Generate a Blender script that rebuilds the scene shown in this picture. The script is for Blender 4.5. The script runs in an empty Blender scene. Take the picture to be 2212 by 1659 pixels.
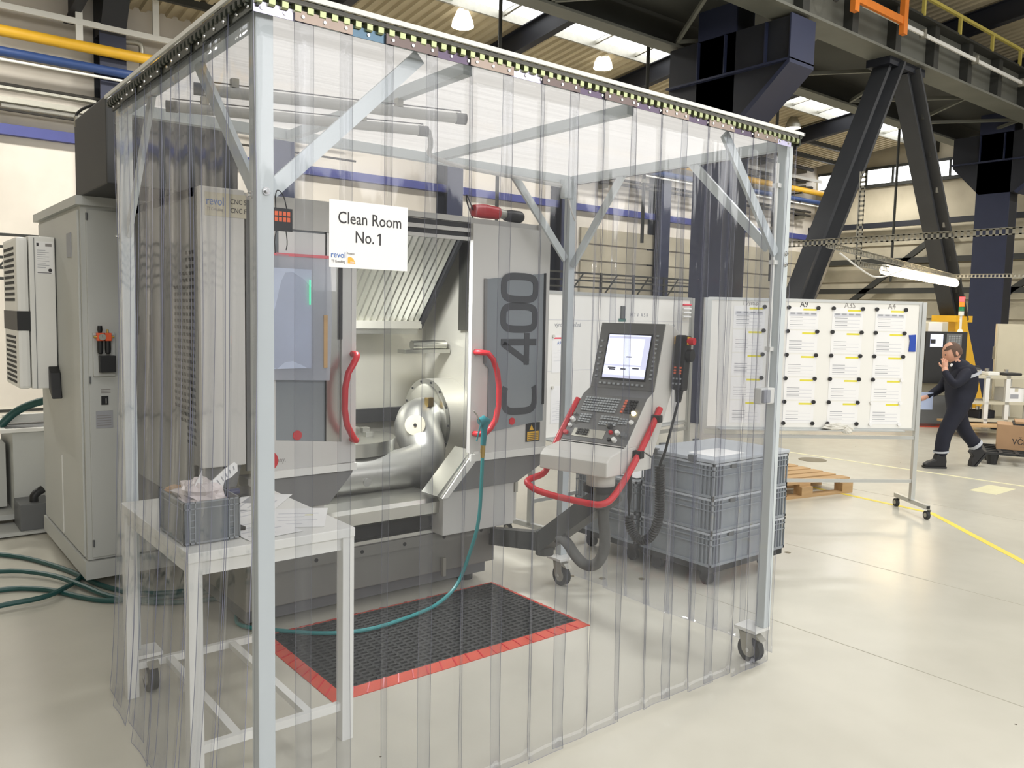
import bpy, bmesh, math, random
from mathutils import Vector, Matrix
random.seed(7)
S = bpy.context.scene
COL = S.collection
PI = math.pi

# ---------------------------------------------------------------- camera
cam_data = bpy.data.cameras.new('camera')
cam = bpy.data.objects.new('camera', cam_data)
COL.objects.link(cam)
S.camera = cam
cam_data.sensor_width = 36.0
cam_data.sensor_fit = 'HORIZONTAL'
cam_data.lens = 1766.75 * 36.0 / 2212.0
cam_data.clip_end = 200
cr = Vector((0.78087, -0.62433, 0.02142))
cu = Vector((0.03629, 0.07958, 0.99617))
cf = Vector((0.62364, 0.77710, -0.08480))
cam.matrix_world = Matrix(((cr.x, cu.x, -cf.x, -0.8605), (cr.y, cu.y, -cf.y, -2.1984),
                           (cr.z, cu.z, -cf.z, 1.6441), (0, 0, 0, 1)))

# ---------------------------------------------------------------- world, lights, exposure
S.view_settings.view_transform = 'Standard'
S.view_settings.look = 'None'
S.view_settings.gamma = 1
S.view_settings.use_curve_mapping = False
S.view_settings.exposure = 0.2
S.cycles.transparent_max_bounces = 48
S.cycles.max_bounces = 8
W = bpy.data.worlds.new('hall_daylight')
S.world = W
W.use_nodes = True
bg = W.node_tree.nodes['Background']
bg.inputs['Color'].default_value = (1.0, 0.985, 0.96, 1)
bg.inputs['Strength'].default_value = 0.24


def area(name, loc, target, sx, sy, power, col=(1, 1, 1)):
    d = bpy.data.lights.new(name, 'AREA')
    d.shape = 'RECTANGLE'
    d.size, d.size_y, d.energy, d.color = sx, sy, power, col
    o = bpy.data.objects.new(name, d)
    COL.objects.link(o)
    o.location = loc
    o.rotation_euler = (Vector(target) - Vector(loc)).to_track_quat('-Z', 'Y').to_euler()
    return o


area('roof_skylight_daylight', (4.5, -1.5, 8.6), (4.0, -0.5, 0), 16, 4.0, 640, (1, .985, .95))
area('side_window_daylight', (2.0, -9.5, 5.0), (2.0, 1.0, 0.8), 26, 2.4, 1150, (1, .98, .94))

# ---------------------------------------------------------------- helpers


def lin(c):
    return tuple(((x / 255) / 12.92 if x / 255 <= .04045 else ((x / 255 + .055) / 1.055) ** 2.4) for x in c)


def new_mat(name):
    m = bpy.data.materials.new(name)
    m.use_nodes = True
    nt = m.node_tree
    return m, nt, nt.nodes['Principled BSDF']


def mat(name, col, rough=.5, metal=0, var=.06, scale=6, bump=0, spec=.5, emit=0, stretch=None, detail=4):
    m, nt, b = new_mat(name)
    c = lin(col)
    b.inputs['Roughness'].default_value = rough
    b.inputs['Metallic'].default_value = metal
    b.inputs['Specular IOR Level'].default_value = spec
    b.inputs['Base Color'].default_value = (*c, 1)
    if emit:
        b.inputs['Emission Color'].default_value = (*c, 1)
        b.inputs['Emission Strength'].default_value = emit
    tc = nt.nodes.new('ShaderNodeTexCoord')
    mp = nt.nodes.new('ShaderNodeMapping')
    nt.links.new(tc.outputs['Object'], mp.inputs['Vector'])
    if stretch:
        mp.inputs['Scale'].default_value = stretch
    n = nt.nodes.new('ShaderNodeTexNoise')
    n.inputs['Scale'].default_value = scale
    n.inputs['Detail'].default_value = detail
    nt.links.new(mp.outputs['Vector'], n.inputs['Vector'])
    if var:
        mx = nt.nodes.new('ShaderNodeMix')
        mx.data_type = 'RGBA'
        mx.inputs[6].default_value = (*[max(0, x * (1 - 2 * var)) for x in c], 1)
        mx.inputs[7].default_value = (*[min(1, x * (1 + 2 * var)) for x in c], 1)
        nt.links.new(n.outputs['Fac'], mx.inputs[0])
        nt.links.new(mx.outputs[2], b.inputs['Base Color'])
    if bump:
        bp = nt.nodes.new('ShaderNodeBump')
        bp.inputs['Strength'].default_value = bump
        bp.inputs['Distance'].default_value = .01
        nt.links.new(n.outputs['Fac'], bp.inputs['Height'])
        nt.links.new(bp.outputs['Normal'], b.inputs['Normal'])
    return m


class MB:
    """collects shapes into ONE mesh"""

    def __init__(self):
        self.v, self.f = [], []

    def add(self, vs, fs):
        o = len(self.v)
        self.v += [tuple(p) for p in vs]
        self.f += [tuple(i + o for i in f) for f in fs]
        return self

    def box(self, x0, x1, y0, y1, z0, z1):
        vs = [(x, y, z) for x in (x0, x1) for y in (y0, y1) for z in (z0, z1)]
        return self.add(vs, [(0, 1, 3, 2), (4, 6, 7, 5), (0, 4, 5, 1), (2, 3, 7, 6), (0, 2, 6, 4), (1, 5, 7, 3)])

    def prism(self, pts, axis, a, b):
        """pts: 2-D outline in the two other axes (in xyz order), extruded along axis from a to b"""
        def mk(p, t):
            return {'x': (t, p[0], p[1]), 'y': (p[0], t, p[1]), 'z': (p[0], p[1], t)}[axis]
        n = len(pts)
        vs = [mk(p, a) for p in pts] + [mk(p, b) for p in pts]
        fs = [tuple(range(n)), tuple(range(2 * n - 1, n - 1, -1))]
        fs += [(i, (i + 1) % n, n + (i + 1) % n, n + i) for i in range(n)]
        return self.add(vs, fs)

    def cyl(self, p0, p1, r0, r1=None, n=14, cap=True):
        r1 = r0 if r1 is None else r1
        p0, p1 = Vector(p0), Vector(p1)
        d = (p1 - p0).normalized()
        a = d.orthogonal().normalized()
        b = d.cross(a)
        vs, fs = [], []
        for p, r in ((p0, r0), (p1, r1)):
            vs += [p + a * r * math.cos(2 * PI * k / n) + b * r * math.sin(2 * PI * k / n) for k in range(n)]
        fs += [(k, (k + 1) % n, n + (k + 1) % n, n + k) for k in range(n)]
        if cap:
            fs += [tuple(range(n - 1, -1, -1)), tuple(range(n, 2 * n))]
        return self.add(vs, fs)

    def tube(self, pts, r, n=8, smooth=0):
        pts = [Vector(p) for p in pts]
        for _ in range(smooth):
            q = [pts[0]]
            for i in range(len(pts) - 1):
                q += [pts[i] * .75 + pts[i + 1] * .25, pts[i] * .25 + pts[i + 1] * .75]
            pts = q + [pts[-1]]
        vs, fs = [], []
        a = None
        m = len(pts)
        for i, p in enumerate(pts):
            d = (pts[min(i + 1, m - 1)] - pts[max(i - 1, 0)])
            d = d.normalized() if d.length > 1e-9 else Vector((0, 0, 1))
            a = d.orthogonal().normalized() if a is None else (a - d * a.dot(d))
            a = a.normalized() if a.length > 1e-6 else d.orthogonal().normalized()
            b = d.cross(a)
            rr = r[min(i, len(r) - 1)] if isinstance(r, (list, tuple)) else r
            vs += [p + (a * math.cos(2 * PI * k / n) + b * math.sin(2 * PI * k / n)) * rr for k in range(n)]
        for i in range(m - 1):
            fs += [(i * n + k, i * n + (k + 1) % n, (i + 1) * n + (k + 1) % n, (i + 1) * n + k) for k in range(n)]
        fs += [tuple(range(n - 1, -1, -1)), tuple(range((m - 1) * n, m * n))]
        return self.add(vs, fs)

    def ball(self, c, r, nu=12, nv=8, sq=(1, 1, 1)):
        vs = [(c[0], c[1], c[2] + r * sq[2])]
        for j in range(1, nv):
            t = PI * j / nv
            vs += [(c[0] + r * sq[0] * math.sin(t) * math.cos(2 * PI * k / nu),
                    c[1] + r * sq[1] * math.sin(t) * math.sin(2 * PI * k / nu), c[2] + r * sq[2] * math.cos(t)) for k in range(nu)]
        vs.append((c[0], c[1], c[2] - r * sq[2]))
        fs = [(0, 1 + k, 1 + (k + 1) % nu) for k in range(nu)]
        for j in range(nv - 2):
            fs += [(1 + j * nu + k, 1 + (j + 1) * nu + k, 1 + (j + 1) * nu + (k + 1) % nu, 1 + j * nu + (k + 1) % nu) for k in range(nu)]
        e = len(vs) - 1
        fs += [(e, 1 + (nv - 2) * nu + (k + 1) % nu, 1 + (nv - 2) * nu + k) for k in range(nu)]
        return self.add(vs, fs)

    def beam(self, p0, p1, w, h, up=(0, 0, 1)):
        """rectangular bar from p0 to p1, w sideways, h along up"""
        p0, p1 = Vector(p0), Vector(p1)
        d = (p1 - p0).normalized()
        s = d.cross(Vector(up))
        s = s.normalized() if s.length > 1e-6 else Vector((1, 0, 0))
        u = s.cross(d)
        vs = []
        for p in (p0, p1):
            vs += [p + s * a * w / 2 + u * b * h / 2 for a, b in ((-1, -1), (1, -1), (1, 1), (-1, 1))]
        return self.add(vs, [(0, 1, 2, 3), (7, 6, 5, 4), (0, 4, 5, 1), (1, 5, 6, 2), (2, 6, 7, 3), (3, 7, 4, 0)])

    def mesh(self, name, material, smooth=False, bevel=0):
        me = bpy.data.meshes.new(name)
        me.from_pydata(self.v, [], self.f)
        bm = bmesh.new()
        bm.from_mesh(me)
        bmesh.ops.recalc_face_normals(bm, faces=bm.faces)
        if bevel:
            es = [e for e in bm.edges if len(e.link_faces) == 2 and e.calc_face_angle(0) > .5]
            bmesh.ops.bevel(bm, geom=es, offset=bevel, segments=2, profile=.6, affect='EDGES')
        bm.to_mesh(me)
        bm.free()
        if material:
            me.materials.append(material)
        if smooth:
            for p in me.polygons:
                p.use_smooth = True
            me.set_sharp_from_angle(angle=math.radians(40))
        return me

    def build(self, name, material, parent=None, smooth=False, bevel=0, world=True):
        return put(name, self.mesh(name, material, smooth, bevel), parent, world)


def put(name, me, parent=None, world=True):
    o = bpy.data.objects.new(name, me)
    COL.objects.link(o)
    if parent is not None:
        o.parent = parent
        if world and parent.parent is None:      # vertices are world coordinates
            o.matrix_parent_inverse = ROOTS.get(parent.name, Matrix())
    return o


ROOTS = {}


def tag(o, label, cat, group=None, kind=None):
    if label:
        o['label'] = label
    if cat:
        o['category'] = cat
    if group:
        o['group'] = group
    if kind:
        o['kind'] = kind
    return o


def thing(name, label, cat, loc=(0, 0, 0), rotz=0, group=None):
    o = bpy.data.objects.new(name, None)
    o.empty_display_size = .1
    COL.objects.link(o)
    o.location = loc
    o.rotation_euler = (0, 0, rotz)
    ROOTS[o.name] = (Matrix.Translation(loc) @ Matrix.Rotation(rotz, 4, 'Z')).inverted()
    return tag(o, label, cat, group)


def share(name, me, parent, loc=(0, 0, 0), rot=(0, 0, 0), scale=None):
    """one more object on shared mesh data, placed in its parent's local space"""
    o = bpy.data.objects.new(name, me)
    COL.objects.link(o)
    o.parent = parent
    o.location = loc
    o.rotation_euler = rot
    if scale:
        o.scale = scale
    return o


def copy_tree(o, loc, rotz, label=None):
    c = o.copy()
    COL.objects.link(c)
    c.location = loc
    c.rotation_euler = (0, 0, rotz)
    if label:
        c['label'] = label

    def rec(src, dst):
        for ch in list(src.children):
            k = ch.copy()
            COL.objects.link(k)
            k.parent = dst
            k.matrix_parent_inverse = ch.matrix_parent_inverse.copy()
            rec(ch, k)
    rec(o, c)
    return c


def text(name, s, size, material, parent, origin, right, up, align='CENTER', ext=.0006, world=True, space=1.0, sx=1.0):
    cu_ = bpy.data.curves.new(name, 'FONT')
    cu_.body = s
    cu_.size = size
    cu_.align_x = align
    cu_.align_y = 'CENTER'
    cu_.extrude = ext
    cu_.resolution_u = 3
    cu_.space_character = space
    t = bpy.data.objects.new(name + '_tmp', cu_)
    COL.objects.link(t)
    bpy.context.view_layer.update()
    me = bpy.data.meshes.new_from_object(t.evaluated_get(bpy.context.evaluated_depsgraph_get()))
    bpy.data.objects.remove(t)
    r, u = Vector(right).normalized(), Vector(up).normalized()
    n = r.cross(u)
    o_ = Vector(origin)
    for v in me.vertices:
        v.co = o_ + r * v.co.x * sx + u * v.co.y + n * v.co.z
    me.materials.clear()
    me.materials.append(material)
    return put(name, me, parent, world)


# ---------------------------------------------------------------- materials
M_ = {}
M_['frame'] = mat('light_grey_paint', (196, 203, 206), .4, 0, .02)
M_['white'] = mat('white_paint', (226, 226, 222), .45, 0, .02)
M_['machine'] = mat('machine_light_grey', (200, 199, 196), .4, 0, .02, 3)
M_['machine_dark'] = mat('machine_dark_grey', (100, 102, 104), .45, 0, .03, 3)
M_['skirt'] = mat('machine_skirt_grey', (118, 118, 118), .4, 0, .03, 3)
M_['base'] = mat('machine_base_grey', (122, 121, 116), .5, 0, .06, 3)
M_['cab'] = mat('cabinet_grey', (186, 188, 185), .5, 0, .03, 2)
M_['steel'] = mat('stainless_steel', (190, 190, 184), .28, 1, .05, 5, .05)
M_['steel_rough'] = mat('brushed_steel', (196, 194, 184), .42, .85, .06, 4, .05, stretch=(1, 1, .15))
M_['cream_steel'] = mat('coated_steel', (188, 186, 176), .4, .5, .05, 4)
M_['cast'] = mat('satin_cast_metal', (168, 168, 164), .34, .8, .04, 5)
M_['chrome'] = mat('chrome', (210, 210, 210), .15, 1, 0)
M_['black'] = mat('black_plastic', (28, 29, 31), .5, 0, .05)
M_['dark'] = mat('dark_rubber', (42, 43, 44), .65, 0, .08)
M_['darkgap'] = mat('dark_cavity', (24, 25, 26), .7, 0, .05)
M_['blackbox'] = mat('matt_black_sheet', (44, 45, 45), .6, 0, .03)
M_['red'] = mat('red_coating', (196, 38, 48), .35, 0, .05)
M_['redbord'] = mat('orange_red_rubber', (196, 78, 58), .6, 0, .1, 12)
M_['matrub'] = mat('black_rubber_mat', (40, 42, 42), .7, 0, .08, 10)
M_['glass_door'] = mat('tinted_window', (132, 138, 143), .12, 0, .03, 3, spec=.7)
M_['teal'] = mat('teal_hose', (40, 128, 130), .4, 0, .05)
M_['teal_dark'] = mat('dark_teal_hose', (34, 78, 76), .45, 0, .08)
M_['tealgun'] = mat('teal_plastic', (22, 110, 118), .4, 0, .05)
M_['brass'] = mat('brass', (190, 160, 90), .3, 1, .04)
M_['paper'] = mat('paper', (236, 236, 236), .7, 0, .01)
M_['print'] = mat('grey_print', (158, 160, 166), .7, 0, .03)
M_['print_lt'] = mat('pale_print', (205, 206, 212), .7, 0, .02)
M_['ink'] = mat('black_ink', (52, 50, 54), .6, 0, .02)
M_['ink_blue'] = mat('blue_ink', (70, 110, 180), .6, 0, .02)
M_['ink_grey'] = mat('grey_ink', (140, 136, 134), .6, 0, .02)
M_['ink_orange'] = mat('orange_ink', (246, 178, 70), .6, 0, .02)
M_['ink_red'] = mat('red_ink', (226, 80, 96), .6, 0, .02)
M_['yellow_mark'] = mat('yellow_highlighter', (224, 214, 70), .6, 0, .02)
M_['crate'] = mat('grey_crate_plastic', (108, 114, 119), .5, 0, .04, 6)
M_['crate_lt'] = mat('pale_crate_plastic', (138, 144, 150), .5, 0, .04, 6)
M_['lid'] = mat('crate_lid_plastic', (178, 183, 189), .5, 0, .03, 6)
M_['navy'] = mat('navy_paint', (36, 42, 66), .5, 0, .08, 2)
M_['navy_dk'] = mat('dark_navy_paint', (26, 29, 38), .55, 0, .1, 2)
M_['girder'] = mat('grey_girder_paint', (98, 99, 92), .5, 0, .16, 1.6)
M_['girder_dk'] = mat('dark_girder_steel', (48, 49, 46), .6, 0, .12, 2)
M_['yellow'] = mat('yellow_paint', (226, 176, 44), .45, 0, .06)
M_['blue'] = mat('blue_pipe_paint', (36, 64, 116), .45, 0, .06)
M_['orange'] = mat('orange_paint', (214, 122, 44), .5, 0, .08)
M_['rail_yellow'] = mat('pale_yellow_paint', (196, 182, 96), .5, 0, .08)
M_['galv'] = mat('galvanised_steel', (168, 166, 156), .45, .6, .08, 12)
M_['cable'] = mat('dark_cable', (46, 44, 40), .7, 0, .1)
M_['card'] = mat('cardboard', (176, 142, 108), .75, 0, .06, 5)
M_['wood'] = mat('pale_wood', (186, 154, 112), .7, 0, .12, 4, stretch=(1, 6, 6))
M_['beige'] = mat('beige_machine_paint', (196, 190, 170), .5, 0, .03)
M_['cloth'] = mat('white_cloth', (214, 212, 204), .8, 0, .05, 20)
M_['magnet'] = mat('black_magnet', (26, 26, 28), .4, 0, 0)
M_['zinc'] = mat('brown_zinc_reflected_tint', (128, 116, 108), .32, .9, .1, 9)
M_['zinc_dk'] = mat('dark_zinc_plate', (96, 86, 84), .34, .9, .12, 8)
M_['zinc_blue'] = mat('lilac_zinc_plate', (176, 172, 196), .3, .9, .12, 7)
M_['hook'] = mat('olive_zinc_hook', (150, 156, 120), .35, .85, .08, 12)
M_['rail_dk'] = mat('dark_rail_and_hook_shade', (62, 66, 58), .45, .7, .1, 10)  # rail colour, also put on left hooks and plates as painted shade
M_['lamp'] = mat('lit_lamp', (255, 246, 226), .5, 0, 0, emit=14)
M_['tube'] = mat('lit_tube', (255, 232, 190), .5, 0, 0, emit=16)
M_['sky'] = mat('daylight_pane', (250, 252, 255), .5, 0, 0, emit=3.2)
M_['lamp_bell'] = mat('glowing_prismatic_bell', (255, 250, 238), .4, 0, 0, emit=1.3)


def pvc_material():
    m = bpy.data.materials.new('clear_pvc')
    m.use_nodes = True
    nt = m.node_tree
    nt.nodes.clear()
    out = nt.nodes.new('ShaderNodeOutputMaterial')
    tr = nt.nodes.new('ShaderNodeBsdfTransparent')
    tr.inputs['Color'].default_value = (.942, .946, .955, 1)
    gl = nt.nodes.new('ShaderNodeBsdfGlossy')
    gl.inputs['Color'].default_value = (.95, .96, 1, 1)
    gl.inputs['Roughness'].default_value = .06
    df = nt.nodes.new('ShaderNodeBsdfDiffuse')
    df.inputs['Color'].default_value = (.86, .87, .92, 1)
    lw = nt.nodes.new('ShaderNodeLayerWeight')
    lw.inputs['Blend'].default_value = .5
    pw = nt.nodes.new('ShaderNodeMath')
    pw.operation = 'POWER'
    pw.inputs[1].default_value = 4.0
    ma = nt.nodes.new('ShaderNodeMath')
    ma.operation = 'MULTIPLY_ADD'
    ma.inputs[1].default_value = .22
    ma.inputs[2].default_value = .016
    nt.links.new(lw.outputs['Facing'], pw.inputs[0])
    nt.links.new(pw.outputs[0], ma.inputs[0])
    tc = nt.nodes.new('ShaderNodeTexCoord')
    mp = nt.nodes.new('ShaderNodeMapping')
    mp.inputs['Scale'].default_value = (9, 9, 1.2)
    n = nt.nodes.new('ShaderNodeTexNoise')
    n.inputs['Scale'].default_value = 1.6
    n.inputs['Detail'].default_value = 2
    bp = nt.nodes.new('ShaderNodeBump')
    bp.inputs['Strength'].default_value = .35
    bp.inputs['Distance'].default_value = .01
    nt.links.new(tc.outputs['Object'], mp.inputs['Vector'])
    nt.links.new(mp.outputs['Vector'], n.inputs['Vector'])
    nt.links.new(n.outputs['Fac'], bp.inputs['Height'])
    nt.links.new(bp.outputs['Normal'], gl.inputs['Normal'])
    m1 = nt.nodes.new('ShaderNodeMixShader')
    m1.inputs[0].default_value = .007
    nt.links.new(tr.outputs[0], m1.inputs[1])
    nt.links.new(df.outputs[0], m1.inputs[2])
    m2 = nt.nodes.new('ShaderNodeMixShader')
    nt.links.new(ma.outputs[0], m2.inputs[0])
    nt.links.new(m1.outputs[0], m2.inputs[1])
    nt.links.new(gl.outputs[0], m2.inputs[2])
    nt.links.new(m2.outputs[0], out.inputs['Surface'])
    return m


M_['pvc'] = pvc_material()
M_['pvc_edge'] = mat('pvc_cut_edge', (120, 122, 140), .3, 0, .02)


def translucent_sheet(name, col, clear, haze, lo=.86):
    m = bpy.data.materials.new(name)
    m.use_nodes = True
    nt = m.node_tree
    nt.nodes.clear()
    out = nt.nodes.new('ShaderNodeOutputMaterial')
    tl = nt.nodes.new('ShaderNodeBsdfTranslucent')
    df = nt.nodes.new('ShaderNodeBsdfDiffuse')
    tr = nt.nodes.new('ShaderNodeBsdfTransparent')
    tc = nt.nodes.new('ShaderNodeTexCoord')
    mp = nt.nodes.new('ShaderNodeMapping')
    mp.inputs['Scale'].default_value = (.35, 26, 1)
    n = nt.nodes.new('ShaderNodeTexNoise')
    n.inputs['Scale'].default_value = 2.2
    n.inputs['Detail'].default_value = 5
    cr_ = nt.nodes.new('ShaderNodeMix')
    cr_.data_type = 'RGBA'
    c = lin(col)
    cr_.inputs[6].default_value = (c[0] * lo, c[1] * lo, c[2] * lo, 1)
    cr_.inputs[7].default_value = (*c, 1)
    nt.links.new(tc.outputs['Object'], mp.inputs['Vector'])
    nt.links.new(mp.outputs['Vector'], n.inputs['Vector'])
    nt.links.new(n.outputs['Fac'], cr_.inputs[0])
    for b in (tl, df):
        nt.links.new(cr_.outputs[2], b.inputs['Color'])
    a = nt.nodes.new('ShaderNodeMixShader')
    a.inputs[0].default_value = haze
    nt.links.new(tl.outputs[0], a.inputs[1])
    nt.links.new(df.outputs[0], a.inputs[2])
    b = nt.nodes.new('ShaderNodeMixShader')
    b.inputs[0].default_value = clear
    nt.links.new(a.outputs[0], b.inputs[1])
    nt.links.new(tr.outputs[0], b.inputs[2])
    nt.links.new(b.outputs[0], out.inputs['Surface'])
    return m


M_['roofsheet'] = translucent_sheet('ribbed_polycarbonate', (251, 249, 246), .05, .15, .66)
M_['film'] = translucent_sheet('clear_film', (226, 230, 240), .45, .5)


def floor_material():
    m, nt, b = new_mat('painted_concrete')
    N = nt.nodes.new
    L = nt.links.new
    tc = N('ShaderNodeTexCoord')
    n1 = N('ShaderNodeTexNoise')
    n1.inputs['Scale'].default_value = .55
    n1.inputs['Detail'].default_value = 5
    n2 = N('ShaderNodeTexNoise')
    n2.inputs['Scale'].default_value = 5
    n2.inputs['Detail'].default_value = 3
    L(tc.outputs['Object'], n1.inputs['Vector'])
    L(tc.outputs['Object'], n2.inputs['Vector'])
    r1 = N('ShaderNodeValToRGB')
    r1.color_ramp.elements[0].position, r1.color_ramp.elements[1].position = .3, .7
    r1.color_ramp.elements[0].color = (*lin((190, 187, 175)), 1)
    r1.color_ramp.elements[1].color = (*lin((206, 203, 191)), 1)
    L(n1.outputs['Fac'], r1.inputs[0])
    r2 = N('ShaderNodeValToRGB')
    r2.color_ramp.elements[0].position, r2.color_ramp.elements[1].position = .0, 1
    r2.color_ramp.elements[0].color = (.93, .93, .92, 1)
    r2.color_ramp.elements[1].color = (1, 1, 1, 1)
    L(n2.outputs['Fac'], r2.inputs[0])
    mx = N('ShaderNodeMix')
    mx.data_type = 'RGBA'
    mx.blend_type = 'MULTIPLY'
    mx.inputs[0].default_value = 1
    L(r1.outputs[0], mx.inputs[6])
    L(r2.outputs[0], mx.inputs[7])
    v = N('ShaderNodeTexVoronoi')
    v.inputs['Scale'].default_value = 3.2
    L(tc.outputs['Object'], v.inputs['Vector'])
    lt = N('ShaderNodeMath')
    lt.operation = 'LESS_THAN'
    lt.inputs[1].default_value = .022
    L(v.outputs['Distance'], lt.inputs[0])
    mx2 = N('ShaderNodeMix')
    mx2.data_type = 'RGBA'
    mx2.inputs[7].default_value = (*lin((96, 88, 76)), 1)
    L(lt.outputs[0], mx2.inputs[0])
    L(mx.outputs[2], mx2.inputs[6])
    L(mx2.outputs[2], b.inputs['Base Color'])
    rr = N('ShaderNodeMapRange')
    rr.inputs['To Min'].default_value = .20
    rr.inputs['To Max'].default_value = .28
    L(n2.outputs['Fac'], rr.inputs['Value'])
    L(rr.outputs['Result'], b.inputs['Roughness'])
    bp = N('ShaderNodeBump')
    bp.inputs['Strength'].default_value = .05
    bp.inputs['Distance'].default_value = .02
    L(n2.outputs['Fac'], bp.inputs['Height'])
    L(bp.outputs['Normal'], b.inputs['Normal'])
    return m


M_['floor'] = floor_material()


def wall_material(name, c0, c1, sc):
    m, nt, b = new_mat(name)
    N, L = nt.nodes.new, nt.links.new
    tc = N('ShaderNodeTexCoord')
    n1 = N('ShaderNodeTexNoise')
    n1.inputs['Scale'].default_value = sc
    n1.inputs['Detail'].default_value = 6
    L(tc.outputs['Object'], n1.inputs['Vector'])
    r1 = N('ShaderNodeValToRGB')
    r1.color_ramp.elements[0].position, r1.color_ramp.elements[1].position = .3, .65
    r1.color_ramp.elements[0].color = (*lin(c0), 1)
    r1.color_ramp.elements[1].color = (*lin(c1), 1)
    L(n1.outputs['Fac'], r1.inputs[0])
    L(r1.outputs[0], b.inputs['Base Color'])
    b.inputs['Roughness'].default_value = .8
    return m


M_['wall'] = wall_material('plastered_wall', (190, 184, 174), (222, 216, 206), .5)
M_['wall_end'] = wall_material('dirty_plaster', (150, 142, 124), (184, 176, 156), .7)
M_['ceil'] = wall_material('corrugated_sheet', (170, 158, 132), (190, 178, 150), .8)
# ================================================================ the hall
fl = tag(MB().box(-14, 30, -12, 14, -.12, 0).build('floor', M_['floor']), None, None, kind='structure')
M_['joint'] = mat('floor_joint', (168, 164, 150), .6, 0, .05)
M_['tape'] = mat('yellow_floor_tape', (226, 208, 84), .5, 0, .04)
M_['tape_old'] = mat('worn_floor_tape', (216, 212, 176), .5, 0, .06)
M_['manhole'] = mat('floor_cover', (120, 112, 92), .6, 0, .1)
for x, y0, y1 in ((3.02, -4, 1.0), (4.45, -4, 2.2), (6.76, -3, 3.4)):
    MB().box(x, x + .006, y0, y1, 0, .0008).build('floor_joint', M_['joint'], fl)
for pts in (((6.52, 2.6), (6.39, .97)), ((6.39, .97), (5.43, -.10), (4.2, -1.45))):
    for a, b in zip(pts, pts[1:]):
        MB().beam((*a, .0008), (*b, .0008), .055, .0016).build('floor_tape', M_['tape'], fl)
MB().beam((8.15, 4.2, .0008), (8.5, .2, .0008), .05, .0016).build('floor_tape', M_['tape_old'], fl)
MB().box(7.72, 8.2, .95, 1.2, 0, .001).build('floor_patch', M_['tape_old'], fl)
MB().cyl((7.95, 3.05, 0), (7.95, 3.05, .003), .16, n=20).build('floor_cover', M_['manhole'], fl)
for x, y in ((2.75, 1.35), (2.62, 1.5), (2.95, 1.2), (4.25, 1.0)):
    MB().cyl((x, y, 0), (x, y, .002), .022, n=10).build('floor_plug', M_['manhole'], fl)

# walls
wb = tag(MB().box(-14, 24, 13, 13.3, 0, 6.7).build('wall_back', M_['wall']), None, None, kind='structure')
M_['wall_low'] = wall_material('panelled_wall', (150, 144, 126), (186, 178, 158), .9)
for k in range(9):      # horizontal cladding boards on the lower part of the wall
    MB().box(13.4, 24, 12.93, 13.0, .12 + k * .42, .50 + k * .42).build('cladding_board', M_['wall_low'], wb)
we = tag(MB().box(24, 24.3, -12, 13.3, 0, 7.6).build('wall_end', M_['wall_end']), None, None, kind='structure')
for k in range(8):
    MB().box(23.94, 24.0, 3.0, 12.9, .15 + k * .55, .64 + k * .55).build('cladding_board', M_['wall_low'], we)
win = tag(MB().box(23.9, 23.99, 6.2, 12.9, 5.80, 5.90).box(23.9, 23.99, 6.2, 12.9, 6.34, 6.42).build('window_1', M_['girder_dk']), None, None, kind='structure')
k = 0
y = 6.2
while y < 12.8:
    MB().box(23.93, 23.97, y + .03, y + .80, 5.90, 6.34).build('window_pane', M_['sky'], win)
    MB().box(23.9, 23.99, y - .03, y + .03, 5.88, 6.36).build('window_mullion', M_['girder_dk'], win)
    y += .84

tag(MB().box(-7.2, -7.0, -12, 13.3, 0, 6.7).build('wall_left_light_block', M_['wall_end']), None, None, kind='structure')  # unseen wall added to block ambient light from the left
# ceiling: corrugated roof sheet rising towards the middle of the hall


def roof_z(y):
    return 6.62 + .12 * (13 - y)


def corrugated(x0, x1, y0, y1):
    p, h = .21, .05
    vs, fs = [], []
    n = int((x1 - x0) / p)
    prof = []
    for i in range(n):
        x = x0 + i * p
        prof += [(x, 0), (x + .09, 0), (x + .115, h), (x + .185, h)]
    for (x, z) in prof:
        vs += [(x, y0, roof_z(y0) + z), (x, y1, roof_z(y1) + z)]
    for i in range(len(prof) - 1):
        fs.append((2 * i, 2 * i + 2, 2 * i + 3, 2 * i + 1))
    m = MB().add(vs, fs)
    # upper skin so that the sheet has thickness
    m.add([(x0, y0, roof_z(y0) + .2), (x1, y0, roof_z(y0) + .2), (x1, y1, roof_z(y1) + .2), (x0, y1, roof_z(y1) + .2)], [(0, 1, 2, 3)])
    return m


ce = tag(corrugated(-3, 24, 9.95, 13.2).build('ceiling', M_['ceil']), None, None, kind='structure')
corrugated(-3, 24, 2.0, 9.0).build('roof_sheet', M_['ceil'], ce)
for x in (2.0, 5.45, 8.97, 12.4, 15.9, 19.4):   # rafters
    m = MB()
    for (a, b, w) in ((0, .02, .16), (.02, .38, .014), (.38, .40, .16)):
        m.add([(x + s * w / 2, yy, roof_z(yy) - .46 + zz) for yy in (2.0, 13.0) for s in (-1, 1) for zz in (a, b)],
              [(0, 1, 3, 2), (4, 6, 7, 5), (0, 4, 5, 1), (2, 3, 7, 6), (0, 2, 6, 4), (1, 5, 7, 3)])
    r = m.build('rafter', M_['navy_dk'], ce)
for yy in (12.2, 11.3, 8.4, 7.2):
    MB().beam((-3, yy, roof_z(yy) - .04), (24, yy, roof_z(yy) - .04), .10, .12).build('purlin', M_['girder_dk'], ce)
sk = tag(MB().box(-3, 24, 9.0, 9.05, roof_z(9) - .05, roof_z(9) + .3).box(-3, 24, 9.9, 9.95, roof_z(9.9) - .05, roof_z(9.9) + .3)
         .build('window_2', M_['galv']), None, None, kind='structure')
x = -3.0
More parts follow.
